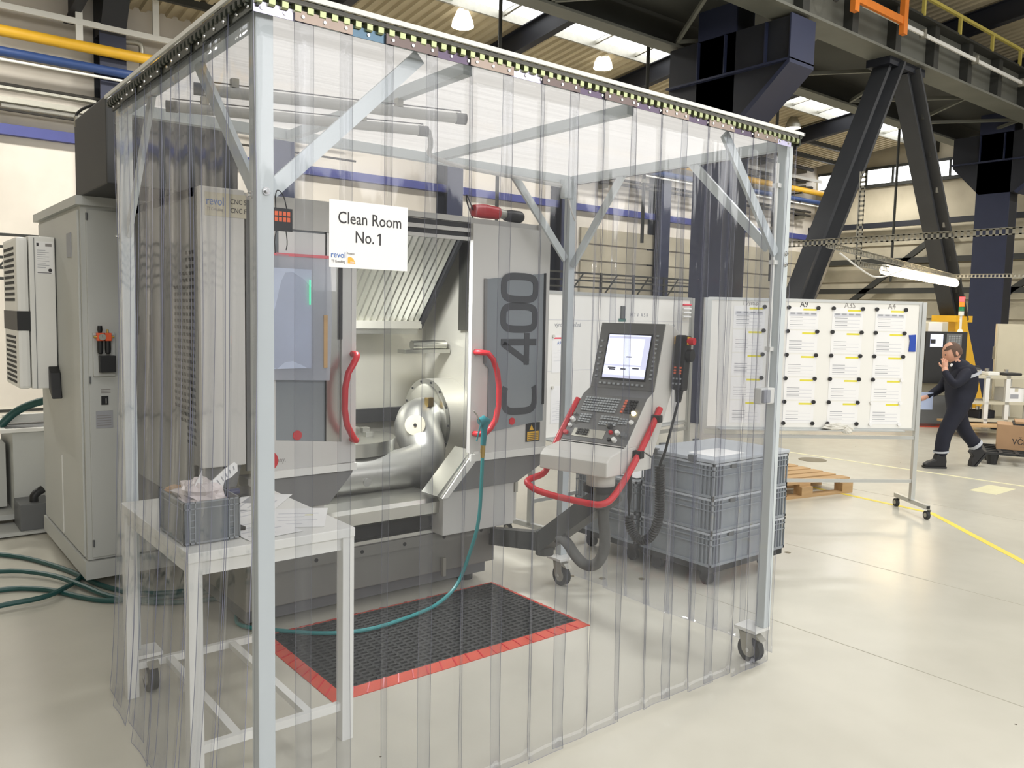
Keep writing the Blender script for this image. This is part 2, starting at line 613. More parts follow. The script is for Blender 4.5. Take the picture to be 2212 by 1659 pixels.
while x < 23.9:
    MB().add([(xx, yy, roof_z(yy) + zz) for xx in (x + .03, x + 1.12) for yy in (9.05, 9.9) for zz in (.10, .12)], [(0, 1, 3, 2), (4, 6, 7, 5), (0, 4, 5, 1), (2, 3, 7, 6), (0, 2, 6, 4), (1, 5, 7, 3)]).build('skylight_pane', M_['sky'], sk)
    MB().beam((x - .01, 9.04, roof_z(9.04) + .05), (x - .01, 9.91, roof_z(9.91) + .05), .05, .06).build('skylight_bar', M_['galv'], sk)
    x += 1.15

# high-bay lamps, plus unseen spots added for brightness
cone = MB()
cone.cyl((0, 0, 0), (0, 0, .10), .20, .185, n=18, cap=False).cyl((0, 0, .10), (0, 0, .30), .185, .09, n=18, cap=False).cyl((0, 0, .30), (0, 0, .36), .09, .08, n=18)
cone_me = cone.mesh('lamp_shade', M_['lamp_bell'], True)
cone_dk = cone.mesh('lamp_shade', M_['galv'], True)
bulb_me = MB().cyl((0, 0, .005), (0, 0, .02), .19, n=18).mesh('lamp_glass', M_['lamp'])
box_me = MB().box(-.2, .2, -.09, .09, .36, .50).mesh('ballast_box', M_['white'], False, .01)
rod_me = MB().cyl((-.1, 0, .50), (-.1, 0, .9), .012, n=6).mesh('lamp_hanger', M_['galv'])
for x, y, z, lab in ((-3.1, 10.1, 6.72, None), (.5, 10.1, 6.72, None),
                     (4.1, 10.1, 6.72, None), (15.0, 10.3, 6.72, None), (21.9, 10.3, 6.72, None),
                     (10.0, 1.6, 7.3, None), (15.0, 1.6, 7.3, None), (20.0, 1.6, 7.3, None),
                     (7.75, 10.15, 6.72, 'high bay lamp nearest the top centre of the corrugated ceiling'),
                     (11.4, 10.3, 6.76, 'high bay lamp hanging below the skylight band, beside the dark crane bracket'),
                     (18.5, 10.4, 6.66, 'high bay lamp just above the right corner of the booth roof')):
    t = None
    if lab:                      # the three lamps in view; the other spots are bodiless, added to brighten the hall
        t = thing('high_bay_lamp', lab, 'lamp', (x, y, z), 0, 'high bay lamps under the ceiling')
        share('lamp_shade', cone_dk if x > 15 else cone_me, t)
        share('lamp_glass', bulb_me, t)
        share('ballast_box', box_me, t)
        share('lamp_hanger', rod_me, t)
    d = bpy.data.lights.new('high_bay_and_fill_spot', 'SPOT')
    d.energy, d.spot_size, d.spot_blend, d.shadow_soft_size, d.color = 560 if y > 5 else 420, 2.75, .7, .22, (1, .96, .88)
    o = bpy.data.objects.new('high_bay_and_fill_spot', d)
    COL.objects.link(o)
    o.parent = t
    o.location = (0, 0, -.03) if lab else (x, y, z - .03)

# ---- columns along the back wall
for x, lab in ((2.55, 'dark navy steel column on the back wall, behind the black extractor box'),
               (5.45, 'dark navy steel column on the back wall, seen beside the booth corner post'),
               (9.3, 'dark navy steel column on the back wall, above the machine opening'),
               (12.6, 'dark navy steel column on the back wall, left behind the monitor'),
               (16.1, 'dark navy steel column on the back wall, right behind the monitor')):
    t = thing('wall_column', lab, 'column', (x, 12.75, 0), 0, 'navy columns along the back wall')
    MB().box(x - .2, x + .2, 12.55, 12.58, 0, 6.2).build('flange', M_['navy'], t)
    MB().box(x - .01, x + .01, 12.58, 12.95, 0, 6.2).build('web', M_['navy_dk'], t)
    MB().box(x - .2, x + .2, 12.95, 12.98, 0, 6.2).build('rear_flange', M_['navy_dk'], t)
    MB().prism([(12.1, 6.7), (12.55, 6.0), (12.98, 6.0), (12.98, 6.7)], 'x', x - .19, x + .19).build('haunch', M_['navy_dk'], t)

# ---- pipes and trunking on the back wall


def wall_pipe(name, label, z, r, m, y=12.45, x0=-8, x1=23.8, brk=True):
    t = thing(name, label, 'pipe', (x0, y, z))
    MB().cyl((x0, y, z), (x1, y, z), r, n=14).build('pipe_run', m, t, True)
    if brk:
        for x in (.4, 4.2, 8.1, 14.2, 18.2, 22.2):
            MB().box(x - .03, x + .03, y - r - .01, y + .55, z - r - .04, z - r).build('pipe_bracket', M_['girder_dk'], t)
    return t


wall_pipe('gas_pipe', 'thick yellow gas pipe running along the back wall', 5.70, .085, M_['yellow'])
wall_pipe('air_pipe', 'blue pipe running just below the yellow gas pipe', 5.40, .07, M_['blue'])
wall_pipe('conduit', 'thin white conduit right under the blue pipe', 5.28, .022, M_['white'], brk=False)
tag(MB().box(-8, 23.8, 12.86, 12.99, 4.26, 4.42).build('wall_beam', mat('violet_blue_beam', (66, 72, 132), .5, 0, .08, 3)),
    'violet blue horizontal steel beam on the back wall', 'beam')
t = thing('cable_rail', 'pale grey rail with hangers high on the back wall', 'rail', (0, 12.5, 6.05))
MB().beam((-6, 12.5, 6.08), (23.5, 12.5, 6.08), .05, .09).build('rail', M_['white'], t)
for x in (.95, 2.05, 3.2, 7.0, 11, 15, 19):
    MB().box(x - .05, x + .05, 12.48, 12.52, 5.75 if x in (2.05,) else 6.1, 7.0).build('hanger', M_['white'], t)
t = thing('pipe_drop', 'short bent pipe dropping beside the navy wall column', 'pipe', (2.95, 12.5, 4.4))
MB().tube([(2.75, 12.6, 5.95), (2.95, 12.5, 5.95), (2.98, 12.5, 5.85), (2.98, 12.5, 4.2)], .045, 10, 1).build('pipe_run', M_['galv'], t, True)
t = thing('fluorescent_strip', 'long dusty fluorescent fitting on the back wall at the left', 'light fitting', (-1, 12.7, 4.7))
MB().box(-1.5, 2.3, 12.62, 12.78, 4.90, 4.94).build('cable_tray', M_['galv'], t)
for k in range(3):
    MB().box(-1.9 + k * 1.42, -.55 + k * 1.42, 12.6, 12.8, 4.70, 4.78).build('light_housing', M_['galv'], t)
    MB().cyl((-1.85 + k * 1.42, 12.7, 4.665), (-.6 + k * 1.42, 12.7, 4.665), .03, n=8).build('light_tube', M_['white'], t)
for z, r in ((4.98, .025), (4.60, .02)):
    MB().cyl((-6, 12.7, z), (7, 12.7, z), r, n=6).build('cable', M_['cable'], t)
for i, z in enumerate((6.42, 6.10, 5.86, 5.10, 4.98)):
    pts = [(x, 12.6, z - (.10 * ((k % 2)) if i in (1, 2) else 0)) for k, x in enumerate([13.5 + .8 * j for j in range(13)])]
    t = thing('cable_bundle', ['topmost', 'second', 'third', 'fourth', 'lowest'][i] + ' dark cable run on the back wall right of the booth', 'cable', (13.5, 12.6, z))
    MB().tube(pts, .055 if i < 3 else .035, 6, 1).build('cable', M_['cable'], t, True)
    for k in range(5):
        MB().box(14 + k * 2.2, 14.03 + k * 2.2, 12.62, 12.98, z - .12, z + .06).build('cable_hook', M_['galv'], t)
# second-floor style lattice fence low in front of the back wall
t = thing('lattice_fence', 'brown steel lattice fence standing in front of the back wall', 'fence', (8, 11.5, 0))
for z in (.1, 2.0, 2.15, 2.3, 2.45, 2.62):
    MB().beam((-6, 11.5, z), (18, 11.5, z), .03, .04).build('fence_rail', M_['girder_dk'], t)
x = -6
while x < 18:
    MB().box(x, x + .05, 11.48, 11.52, 0, 2.65).build('fence_post', M_['girder_dk'], t)
    MB().beam((x, 11.5, 2.0), (x + .55, 11.5, 2.6), .02, .03).build('fence_brace', M_['girder_dk'], t)
    x += 1.1

# ---- crane column with corbel, girders, A-frame


def crane_column(x, label, ylo, yc):
    t = thing('crane_column', label, 'column', (x, yc, 0))
    MB().box(x - .22, x - .19, yc - .35, yc + .35, 0, 6.6).build('flange', M_['navy'], t)
    MB().box(x + .19, x + .22, yc - .35, yc + .35, 0, 6.6).build('flange', M_['navy'], t)
    MB().box(x - .19, x + .19, yc - .02, yc + .02, 0, 6.6).build('web', M_['navy_dk'], t)
    MB().box(x - .19, x + .19, yc - .35, yc - .32, 0, 6.6).build('lacing_plate', M_['navy_dk'], t)
    c = MB().prism([(ylo, 5.26), (ylo, 5.86), (yc + .9, 5.86), (yc + .9, 5.2), (yc + .3, 4.55), (yc - .45, 4.55)], 'x', x - .22, x + .22).build('corbel', M_['navy_dk'], t)
    MB().prism([(ylo - .02, 5.20), (ylo - .02, 5.27), (yc - .45, 4.55), (yc - .52, 4.50)], 'x', x - .3, x + .3).build('corbel_flange', M_['navy'], c)
    MB().box(x - .3, x + .3, ylo - .02, ylo, 5.25, 5.86).build('corbel_plate', M_['navy'], c)
    MB().box(x - .3, x - .22, ylo, yc + .9, 5.24, 5.27).build('corbel_rib', M_['navy'], c)
    for yy in (ylo + .4, yc - .2, yc + .3):
        MB().box(x - .28, x - .22, yy, yy + .02, 5.27, 5.84).build('corbel_rib', M_['navy'], c)
    return t


crane_column(9.62, 'navy steel column with wide crane bracket, between the two whiteboards', 4.55, 5.85)
crane_column(19.2, 'large dark navy column with crane bracket at the right edge', 4.3, 5.6)
t = thing('crane_girder', 'long grey crane girder with vertical ribs crossing the top right', 'girder', (6, 4.7, 5.9))
MB().box(5.0, 23.5, 4.70, 4.72, 5.94, 6.66).build('web_plate', M_['girder'], t)
MB().box(5.0, 23.5, 4.50, 4.96, 5.90, 5.94).build('bottom_flange', M_['girder'], t)
MB().box(5.0, 23.5, 4.50, 4.96, 6.66, 6.70).build('top_flange', M_['girder_dk'], t)
x = 5.65
rib_me = MB().box(0, .17, 4.55, 4.70, 5.94, 6.66).mesh('stiffener', M_['girder_dk'])
while x < 23.4:
    MBo = put('stiffener', rib_me, t)
    MBo.location = (x, 0, 0)
    x += 1.32
MB().beam((11.0, 4.44, 6.34), (23.4, 4.44, 6.34), .03, .06).build('conductor_bar', M_['white'], t)
for x in (12.9, 14.9, 17.0, 19.0):
    MB().box(x, x + .06, 4.40, 4.50, 6.28, 6.42).build('bar_clamp', M_['galv'], t)
t = thing('crane_girder', 'second dark crane girder running behind the ribbed one', 'girder', (6, 6.64, 5.9))
MB().box(3.0, 23.5, 6.74, 6.76, 5.94, 6.6).build('web_plate', M_['girder_dk'], t)
MB().box(3.0, 23.5, 6.62, 6.92, 5.90, 5.94).build('bottom_flange', M_['girder'], t)
t = thing('girder_bracing', 'dark walkway plate with zigzag bracing between the crane girders', 'bracing', (6, 5.6, 5.95))
MB().box(3.0, 23.5, 4.96, 6.62, 6.30, 6.34).build('walkway_plate', M_['girder_dk'], t)
x, flip = 4.2, False
while x < 23:
    a, b = (4.96, 6.62) if flip else (6.62, 4.96)
    MB().beam((x, a, 5.97), (x + 1.3, b, 5.97), .05, .06).build('brace_bar', M_['girder'], t)
    x, flip = x + 1.3, not flip
t = thing('orange_frame', 'orange bolted frame fixed to the crane girder', 'frame', (11, 4.35, 6.1))
for x in (10.6, 12.05):
    MB().box(x - .06, x + .06, 4.30, 4.38, 6.12, 7.4).build('upright', M_['orange'], t)
for z in (6.32, 6.85):
    MB().beam((10.6, 4.34, z), (12.05, 4.34, z), .05, .11).build('crossbar', M_['orange'], t)
for k in range(2):
    MB().tube([(9.75 + k * .35, 4.5, 6.75), (9.72 + k * .35, 4.42, 6.35), (9.9 + k * .3, 4.42, 6.16), (10.1 + k * .25, 4.42, 6.3), (10.12 + k * .25, 4.46, 6.75)], .018, 6, 2).build('cable_loop', M_['black'], t, True)
t = thing('guard_rail', 'pale yellow guard rail along the crane walkway', 'railing', (12, 4.55, 6.7))
MB().beam((11.8, 4.5, 6.98), (23, 4.5, 6.98), .05, .05).build('top_rail', M_['rail_yellow'], t)
for x in (13.0, 14.35, 15.7, 17.0, 18.3, 19.6, 20.9):
    MB().box(x, x + .05, 4.48, 4.53, 6.68, 6.98).build('rail_post', M_['rail_yellow'], t)

t = thing('a_frame_support', 'dark A-shaped crane support of two laced legs with yellow foot', 'support', (12.7, 4.75, 0))


def laced_leg(p0, p1, m):
    p0, p1 = Vector(p0), Vector(p1)
    leg = MB().beam(p0 + Vector((0, -.11, 0)), p1 + Vector((0, -.11, 0)), .05, .34, (0, 1, 0)).build('leg', m, t)
    for dx in (-.14, .14):
        d = (p1 - p0).normalized()
        s = Vector((d.z, 0, -d.x)) * dx
        MB().beam(p0 + s, p1 + s, .07, .28, (0, 1, 0)).build('leg_channel', m, leg)
    return leg


M_['aframe'] = mat('dark_grey_steel', (44, 46, 50), .5, 0, .12, 3)
laced_leg((9.45, 4.8, .6), (12.55, 4.8, 5.85), M_['aframe'])
rl = laced_leg((15.55, 4.8, 1.72), (13.05, 4.8, 5.85), M_['aframe'])
for k in range(6):
    f = .12 + k * .14
    c = Vector((15.55, 4.8, 1.72)).lerp(Vector((13.05, 4.8, 5.85)), f)
    MB().box(c.x - .08, c.x + .08, 4.60, 4.63, c.z, c.z + .28).build('lacing_plate', M_['galv'] if k in (2, 3) else M_['girder_dk'], rl)
MB().beam((15.45, 4.8, 1.75), (16.55, 4.8, 0), .28, .42, (0, 1, 0)).build('foot', M_['yellow'], t)
MB().beam((15.3, 4.55, 1.75), (15.55, 4.55, .9), .28, .1, (0, 1, 0)).build('foot_plate', M_['yellow'], t)
MB().box(15.1, 15.8, 4.55, 5.0, 1.68, 1.8).build('foot_cap', M_['yellow'], t)
MB().box(12.2, 13.4, 4.6, 5.0, 5.78, 5.9).build('head_plate', M_['navy_dk'], t)

# hanging rods from the roof
for x, y, z0, lab in ((7.1, 8.2, 2.9, 'thin vertical rod rising above the booth front, left one'), (9.6, 7.4, 2.9, 'thin vertical rod rising above the booth front, right one'),
                      (13.2, 7.3, 2.4, 'thin rod hanging left of the A-shaped support'), (18.2, 7.4, 2.6, 'thin rod hanging inside the A-shaped support')):
    t = thing('hanging_rod', lab, 'rod', (x, y, z0))
    MB().cyl((x, y, z0), (x, y, roof_z(y)), .03, n=8).build('rod', M_['girder_dk'], t)
    MB().cyl((x, y, z0 + 1.0), (x, y, z0 + 1.06), .05, n=8).build('rod_clamp', M_['galv'], t)
# steel bracing on end wall
t = thing('wall_bracing', 'dark diagonal bracing and beams on the end wall', 'bracing', (23, 8, 0))
for a, b in (((23.7, 13, 4.6), (23.7, 4, 4.6)), ((23.7, 12.8, 1.2), (23.7, 8.6, 4.4)), ((23.7, 8.4, 1.4), (23.7, 4.4, 4.4)), ((23.7, 13, 2.6), (23.7, 3, 2.6)), ((23.7, 13, 3.5), (23.7, 3, 3.5))):
    MB().beam(a, b, .1, .16).build('brace_bar', M_['navy_dk'] if a[2] == 4.6 else M_['girder_dk'], t)
t = thing('extractor_vent', 'dark square wall fan high on the end wall', 'vent', (23.8, 9.6, 6.6))
MB().box(23.75, 24, 9.1, 9.9, 6.62, 7.22).build('fan_box', M_['girder_dk'], t)
MB().cyl((23.74, 9.5, 6.92), (23.76, 9.5, 6.92), .26, n=20).build('fan_opening', M_['darkgap'], t)
MB().box(23.6, 23.72, 9.3, 9.5, 7.0, 7.1).build('fan_lamp', M_['sky'], t)

# perforated angle frame with the lit tube


def perforated(p0, p1, w=.05, n=30):
    p0, p1 = Vector(p0), Vector(p1)
    d = (p1 - p0)
    m = MB()
    L = d.length
    dn = d.normalized()
    up = Vector((0, 0, 1)) if abs(dn.z) < .7 else Vector((0, 1, 0))
    s = dn.cross(up).normalized()
    u = s.cross(dn)
    m.beam(p0 + u * (w / 2 - .006), p1 + u * (w / 2 - .006), .004, .012, u)
    m.beam(p0 - u * (w / 2 - .006), p1 - u * (w / 2 - .006), .004, .012, u)
    k = 0
    while k * .06 < L:
        c = p0 + dn * (k * .06)
        m.beam(c, c + dn * .026, .004, w, u)
        k += 1
    m.beam(p0 + u * w / 2, p1 + u * w / 2, .05, .004, u)
    return m


t = thing('light_frame', 'perforated grey angle frame carrying a lit tube, right of the booth', 'frame', (8, 2, 2.4))
for a, b in (((8.0, 3.9, 2.56), (8.0, .55, 2.56)), ((8.0, 3.05, 2.53), (14.9, 4.45, 2.48)), ((14.6, 4.4, 2.5), (15.6, 1.6, 2.5)),
             ((9.2, 3.3, 3.55), (9.2, 3.3, 2.38)), ((9.2, 3.3, 2.38), (10.4, 3.5, 2.38))):
    perforated(a, b, .07).build('angle_bar', M_['galv'], t)
MB().tube([(8.4, 3.1, 2.46), (9.2, 3.25, 2.30), (9.9, 3.4, 2.22), (10.9, 3.55, 2.40)], .012, 6, 2).build('lamp_cable', M_['white'], t)
t = thing('tube_lamp', 'glowing warm white fluorescent tube hanging under the angle frame', 'lamp', (12.6, 4.08, 2.36))
MB().beam((10.96, 3.86, 2.48), (14.39, 4.31, 2.43), .07, .02).build('lamp_back', M_['white'], t)
MB().tube([(10.96, 3.86, 2.41), (14.39, 4.31, 2.36)], .065, 10).build('lamp_tube', M_['tube'], t, True)
# ================================================================ the clean room booth
BW, BD, BH = 2.532, 1.50, 2.5
ORD = ['first', 'second', 'third', 'fourth', 'fifth', 'sixth', 'seventh', 'eighth', 'ninth', 'tenth', 'eleventh', 'twelfth', 'thirteenth',
       'fourteenth', 'fifteenth', 'sixteenth', 'seventeenth', 'eighteenth']
t = thing('clean_booth', 'light grey square tube frame of the clean booth on castors', 'booth', (0, 0, 0))
posts = ((0, 0), (BW - .05, 0), (0, BD - .05), (BW - .05, BD - .05))
for (x, y) in posts:
    p = MB().box(x, x + .05, y, y + .05, .17, 2.46).build('post', M_['frame'], t, bevel=.003)
    sgx = 1 if x < 1 else -1
    sgy = 1 if y < 1 else -1
    cx0, cy0 = (x if sgx > 0 else x + .05), (y if sgy > 0 else y + .05)
    MB().box(min(cx0, cx0 + sgx * .12), max(cx0, cx0 + sgx * .12), min(cy0, cy0 + sgy * .12), max(cy0, cy0 + sgy * .12), .155, .17).build('caster_plate', M_['white'], t)
    wx, wy = cx0 + sgx * .075, cy0 + sgy * .07
    c = MB().prism([(wy - .05, .05), (wy - .035, .15), (wy + .035, .15), (wy + .012, .05)], 'x', wx - .026, wx - .022)
    c.prism([(wy - .05, .05), (wy - .035, .15), (wy + .035, .15), (wy + .012, .05)], 'x', wx + .022, wx + .026).box(wx - .026, wx + .026, wy - .035, wy + .035, .143, .155)
    f = c.build('caster_fork', M_['galv'], t)
    MB().prism([(wy - .09, .118), (wy - .06, .142), (wy + .02, .146), (wy + .02, .138)], 'x', wx - .022, wx + .022).build('brake_pedal', M_['galv'], f)
    w = MB().cyl((wx - .019, wy - .02, .062), (wx + .019, wy - .02, .062), .062, n=28).build('wheel', M_['dark'], t, True)
    MB().cyl((wx - .022, wy - .02, .062), (wx + .022, wy - .02, .062), .036, n=20).build('hub', M_['galv'], w, True)
    MB().cyl((wx - .03, wy - .02, .062), (wx + .03, wy - .02, .062), .01, n=10).build('axle', M_['chrome'], w, True)
for a, b in (((.05, .025), (BW - .05, .025)), ((.05, BD - .025), (BW - .05, BD - .025)), ((.025, .05), (.025, BD - .05)), ((BW - .025, .05), (BW - .025, BD - .05))):
    zc, hh = (2.461, .024) if a[1] < .03 and b[1] < .03 else (2.446, .045)
    MB().beam((*a, zc), (*b, zc), .04, hh).build('top_beam', M_['frame'], t)
for x in (.73, 1.50):
    MB().beam((x, .05, 2.44), (x, BD - .05, 2.44), .035, .04).build('cross_beam', M_['frame'], t)
br = [((.05, .03, 1.97), (.53, .03, 2.43)), ((BW - .06, .03, 1.95), (2.06, .03, 2.43)),
      ((.03, .09, 1.98), (.03, .56, 2.43)), ((.03, BD - .04, 1.94), (.03, 1.08, 2.43)),
      ((BW - .03, .09, 1.98), (BW - .03, .56, 2.43)), ((BW - .03, BD - .06, 1.94), (BW - .03, 1.05, 2.43)),
      ((BW - .06, BD - .03, 1.98), (2.06, BD - .03, 2.43))]
for a, b in br:
    up = (0, 1, 0) if abs(a[1] - b[1]) < .01 else (1, 0, 0)
    p = MB().beam(a, b, .045, .016, up).build('brace', M_['frame'], t)
for x, y, z, ax in ((.027, 0, 1.965, 'y'), (0, .028, 1.955, 'x'), (BW - .025, 0, 1.95, 'y'), (BW - .025, 0, 1.90, 'y'), (0, BD - .025, 1.93, 'x')):
    q = (x, y, z)
    d = Vector((0, -1, 0)) if ax == 'y' else Vector((-1, 0, 0))
    MB().cyl(Vector(q), Vector(q) + d * .006, .011, n=12).cyl(Vector(q) + d * .006, Vector(q) + d * .014, .006, n=6).build('bolt', M_['chrome'], t)

# roof
M_['clear_skin'] = bpy.data.materials.new('clear_polycarbonate_skin')
M_['clear_skin'].use_nodes = True
_nt = M_['clear_skin'].node_tree
_tr = _nt.nodes.new('ShaderNodeBsdfTransparent')
_tr.inputs['Color'].default_value = (.96, .96, .96, 1)
_nt.links.new(_tr.outputs[0], _nt.nodes['Material Output'].inputs['Surface'])
t = thing('booth_roof', 'translucent white ribbed polycarbonate roof of the booth with white edge', 'roof', (0, 0, 2.47))
rs = MB().box(-.025, BW + .025, -.025, BD + .025, 2.474, 2.484).build('roof_sheet', M_['roofsheet'], t)
rs.data.materials.append(M_['clear_skin'])          # the upper skin of the twin-wall sheet is clear
for p in rs.data.polygons:
    p.material_index = 1 if p.normal.z > .5 else 0
for (x0, x1, y0, y1) in ((-.03, BW + .03, -.034, -.026), (-.03, BW + .03, BD + .026, BD + .034), (-.034, -.026, -.034, BD + .034), (BW + .026, BW + .034, -.034, BD + .034)):
    MB().box(x0, x1, y0, y1, 2.486, 2.50).build('edge_trim', M_['white'], t)

# hook rails
rail_hook_shade = None
rail_hook = MB().prism([(0, 2.449), (-.020, 2.447), (-.025, 2.451), (-.026, 2.466), (-.020, 2.471), (-.006, 2.471), (-.004, 2.476), (0, 2.476)], 'x', 0, .018).mesh('hook', M_['hook'])


rail_hook_shade = rail_hook.copy()  # left-side hook copy, its shade put into a darker colour
rail_hook_shade.materials.clear()
rail_hook_shade.materials.append(M_['rail_dk'])


def hook_rail(label, axis, n, fixed, sgn):
    t = thing('hook_rail', label, 'rail', (0, 0, 2.46), 0, 'dark hook rails round the booth roof')
    if axis == 'x':
        MB().box(-.03, BW + .03, fixed - .004, fixed + .004, 2.440, 2.486).build('rail_back', M_['rail_dk'], t)
        MB().box(-.03, BW + .03, fixed - .020, fixed - .004, 2.478, 2.485).build('rail_lip', M_['rail_dk'], t)
    else:
        MB().box(fixed - .004, fixed + .004, -.03, BD + .03, 2.440, 2.486).build('rail_back', M_['rail_dk'], t)
        MB().box(fixed - .02 if sgn < 0 else fixed + .004, fixed - .004 if sgn < 0 else fixed + .02, -.03, BD + .03, 2.478, 2.485).build('rail_lip', M_['rail_dk'], t)
    for k in range(n):
        o = put('hook', rail_hook_shade if axis == 'y' and sgn < 0 else rail_hook, t)
        p = -.012 + k * .0365
        if axis == 'x':
            o.location = (p, fixed - .004, 0)
        elif sgn < 0:
            o.location = (fixed - .004, p + .017, 0)
            o.rotation_euler = (0, 0, -PI / 2)
        else:
            o.location = (fixed + .004, p, 0)
            o.rotation_euler = (0, 0, PI / 2)
    m = MB()
    return t


hook_rail('dark toothed hook rail along the front edge of the booth roof', 'x', 70, -.004, -1)
hook_rail('dark toothed hook rail along the left edge of the booth roof', 'y', 42, -.004, -1)
hook_rail('dark toothed hook rail along the right edge of the booth roof', 'y', 42, BW + .004, 1)


def strip_mesh(name, to_world, w, z0, z1, lean0, lean1, cup, bulge, seed):
    """curved clear sheet, 3 mm thick; to_world(s, d, z): along the rail, outwards, up"""
    rnd = random.Random(seed)
    nx, nz, th = 5, 26, .002
    ph1, ph2 = rnd.uniform(0, 6), rnd.uniform(0, 6)
    a1, a2 = rnd.uniform(.002, .006), rnd.uniform(.001, .004)
    def pt(i, j, o):
        u, v = i / nx, j / nz                  # v: 0 bottom .. 1 top
        down = 1 - v
        s = (u - .5) * w + lean0 * down + lean1 * down * down
        d = cup * (4 * (u - .5) ** 2) * min(1, down * 5) + (a1 * math.sin(ph1 + 5 * v) + a2 * math.sin(ph2 + 11 * v + 4 * u)) * min(1, down * 6)
        d += bulge * down ** 2.5 + .012 * max(0, down - .96) * 20 * rnd_c
        return to_world(s, d + o, z0 + (z1 - z0) * v)
    rnd_c = rnd.uniform(-.3, 1)
    n = (nx + 1)
    vs = [pt(i, j, 0) for j in range(nz + 1) for i in range(n)] + [pt(i, j, th) for j in range(nz + 1) for i in range(n)]
    off = n * (nz + 1)
    fs, edge = [], []
    for j in range(nz):
        for i in range(nx):
            a = j * n + i
            fs.append((a, a + 1, a + 1 + n, a + n))
            fs.append((off + a, off + a + n, off + a + 1 + n, off + a + 1))
    nb = len(fs)
    for j in range(nz):
        for a in (j * n, j * n + nx):
            fs.append((a, a + n, off + a + n, off + a))
    for i in range(nx):
        fs.append((i, i + 1, off + i + 1, off + i))
        a = nz * n + i
        fs.append((a, a + 1, off + a + 1, off + a))
    me = bpy.data.meshes.new(name)
    me.from_pydata(vs, [], fs)
    me.materials.append(M_['pvc'])
    me.materials.append(M_['pvc_edge'])
    for k, p in enumerate(me.polygons):
        p.material_index = 1 if k >= nb else 0
        p.use_smooth = k < nb
    return me


rivet_me = MB().cyl((0, 0, 0), (0, -.003, 0), .0055, .0045, n=10).cyl((0, -.003, 0), (0, -.0045, 0), .0025, n=8).mesh('rivet', M_['chrome'], True)
GROUP = 'clear PVC strips hanging round the booth'


def pvc_strip(side, k, c, w, front, nrow, lean, bulge, plate_mat, zbot, cup):
    out = .012 if front else .004
    if side == 'front':
        lab = 'clear PVC strip hanging on the booth front, %s from the left corner post' % ORD[k]
        tw = lambda s, d, z: (c + s, -.012 - out - d, z)
        base, rz = (c, -.012 - out, zbot), 0
    elif side == 'left':
        lab = 'clear PVC strip hanging on the left booth side, %s from the front corner post' % ORD[k]
        tw = lambda s, d, z: (-.012 - out - d, c - s, z)
        base, rz = (-.012 - out, c, zbot), -PI / 2
    else:
        lab = 'clear PVC strip hanging on the right booth side, %s from the front corner post' % ORD[k]
        tw = lambda s, d, z: (BW + .012 + out + d, c + s, z)
        base, rz = (BW + .012 + out, c, zbot), PI / 2
    t = thing('pvc_strip', lab, 'curtain strip', base, rz, GROUP)
    put('strip_sheet', strip_mesh('strip_sheet', tw, w, zbot, 2.458, lean[0], lean[1], cup, bulge, hash((side, k)) % 1000 if False else k * 7 + len(side)), t)
    # hook plate and rivets in the strip's own space (x along the rail, -y outwards)
    h = w / 2 - .001
    pm = MB().prism([(-h, 2.426 - zbot), (h, 2.426 - zbot), (h, 2.455 - zbot), (-h, 2.455 - zbot)], 'y', -.006, -.003)
    p = share('hook_plate', pm.mesh('hook_plate', plate_mat), t)
    for q in (-h + .022, 0, h - .022):
        share('rivet', rivet_me, p, (q, -.006, 2.439 - zbot))
    return t


rnd = random.Random(3)
fronts = [(.098, .273), (.380, .563), (.685, .861), (.986, 1.160), (1.281, 1.454), (1.594, 1.753), (1.880, 2.049), (2.187, 2.365)]
behind = [(-.015, .159), (.239, .413), (.528, .704), (.826, 1.007), (1.125, 1.298), (1.439, 1.612), (1.728, 1.901), (2.017, 2.204), (2.302, 2.478)]
pm_f = [M_['zinc'], M_['zinc_dk'], M_['zinc'], M_['zinc_dk'], M_['zinc_dk'], M_['zinc'], M_['zinc'], M_['zinc']]  # zinc tones by position; the browner ones carry a painted reflected tint
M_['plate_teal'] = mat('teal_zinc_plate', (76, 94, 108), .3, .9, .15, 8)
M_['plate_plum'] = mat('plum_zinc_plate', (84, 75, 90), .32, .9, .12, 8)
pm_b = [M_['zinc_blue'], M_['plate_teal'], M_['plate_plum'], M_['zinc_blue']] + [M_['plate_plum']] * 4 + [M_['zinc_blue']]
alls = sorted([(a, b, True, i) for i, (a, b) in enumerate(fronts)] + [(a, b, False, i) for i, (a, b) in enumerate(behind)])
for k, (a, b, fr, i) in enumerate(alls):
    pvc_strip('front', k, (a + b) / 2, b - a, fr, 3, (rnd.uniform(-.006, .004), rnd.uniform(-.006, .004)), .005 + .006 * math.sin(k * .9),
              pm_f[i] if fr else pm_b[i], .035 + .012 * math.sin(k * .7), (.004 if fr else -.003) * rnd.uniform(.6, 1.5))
for k in range(9):
    c = .075 + k * .160
    fr = k % 2 == 1
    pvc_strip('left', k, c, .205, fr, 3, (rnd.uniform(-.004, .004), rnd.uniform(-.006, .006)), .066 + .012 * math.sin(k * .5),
              M_['rail_dk'], .02 + .006 * math.sin(k), (.007 if fr else -.005) * rnd.uniform(.6, 1.4))  # left plates take the dark rail tone, shade painted as colour
for k in range(9):
    c = .09 + k * .162
    fr = k % 2 == 1
    pvc_strip('right', k, c, .19, fr, 3, (rnd.uniform(-.006, .006), rnd.uniform(-.006, .006)), rnd.uniform(.0, .01),
              M_['zinc_dk'], .035 + .01 * math.sin(k), (.004 if fr else -.003) * rnd.uniform(.6, 1.6))

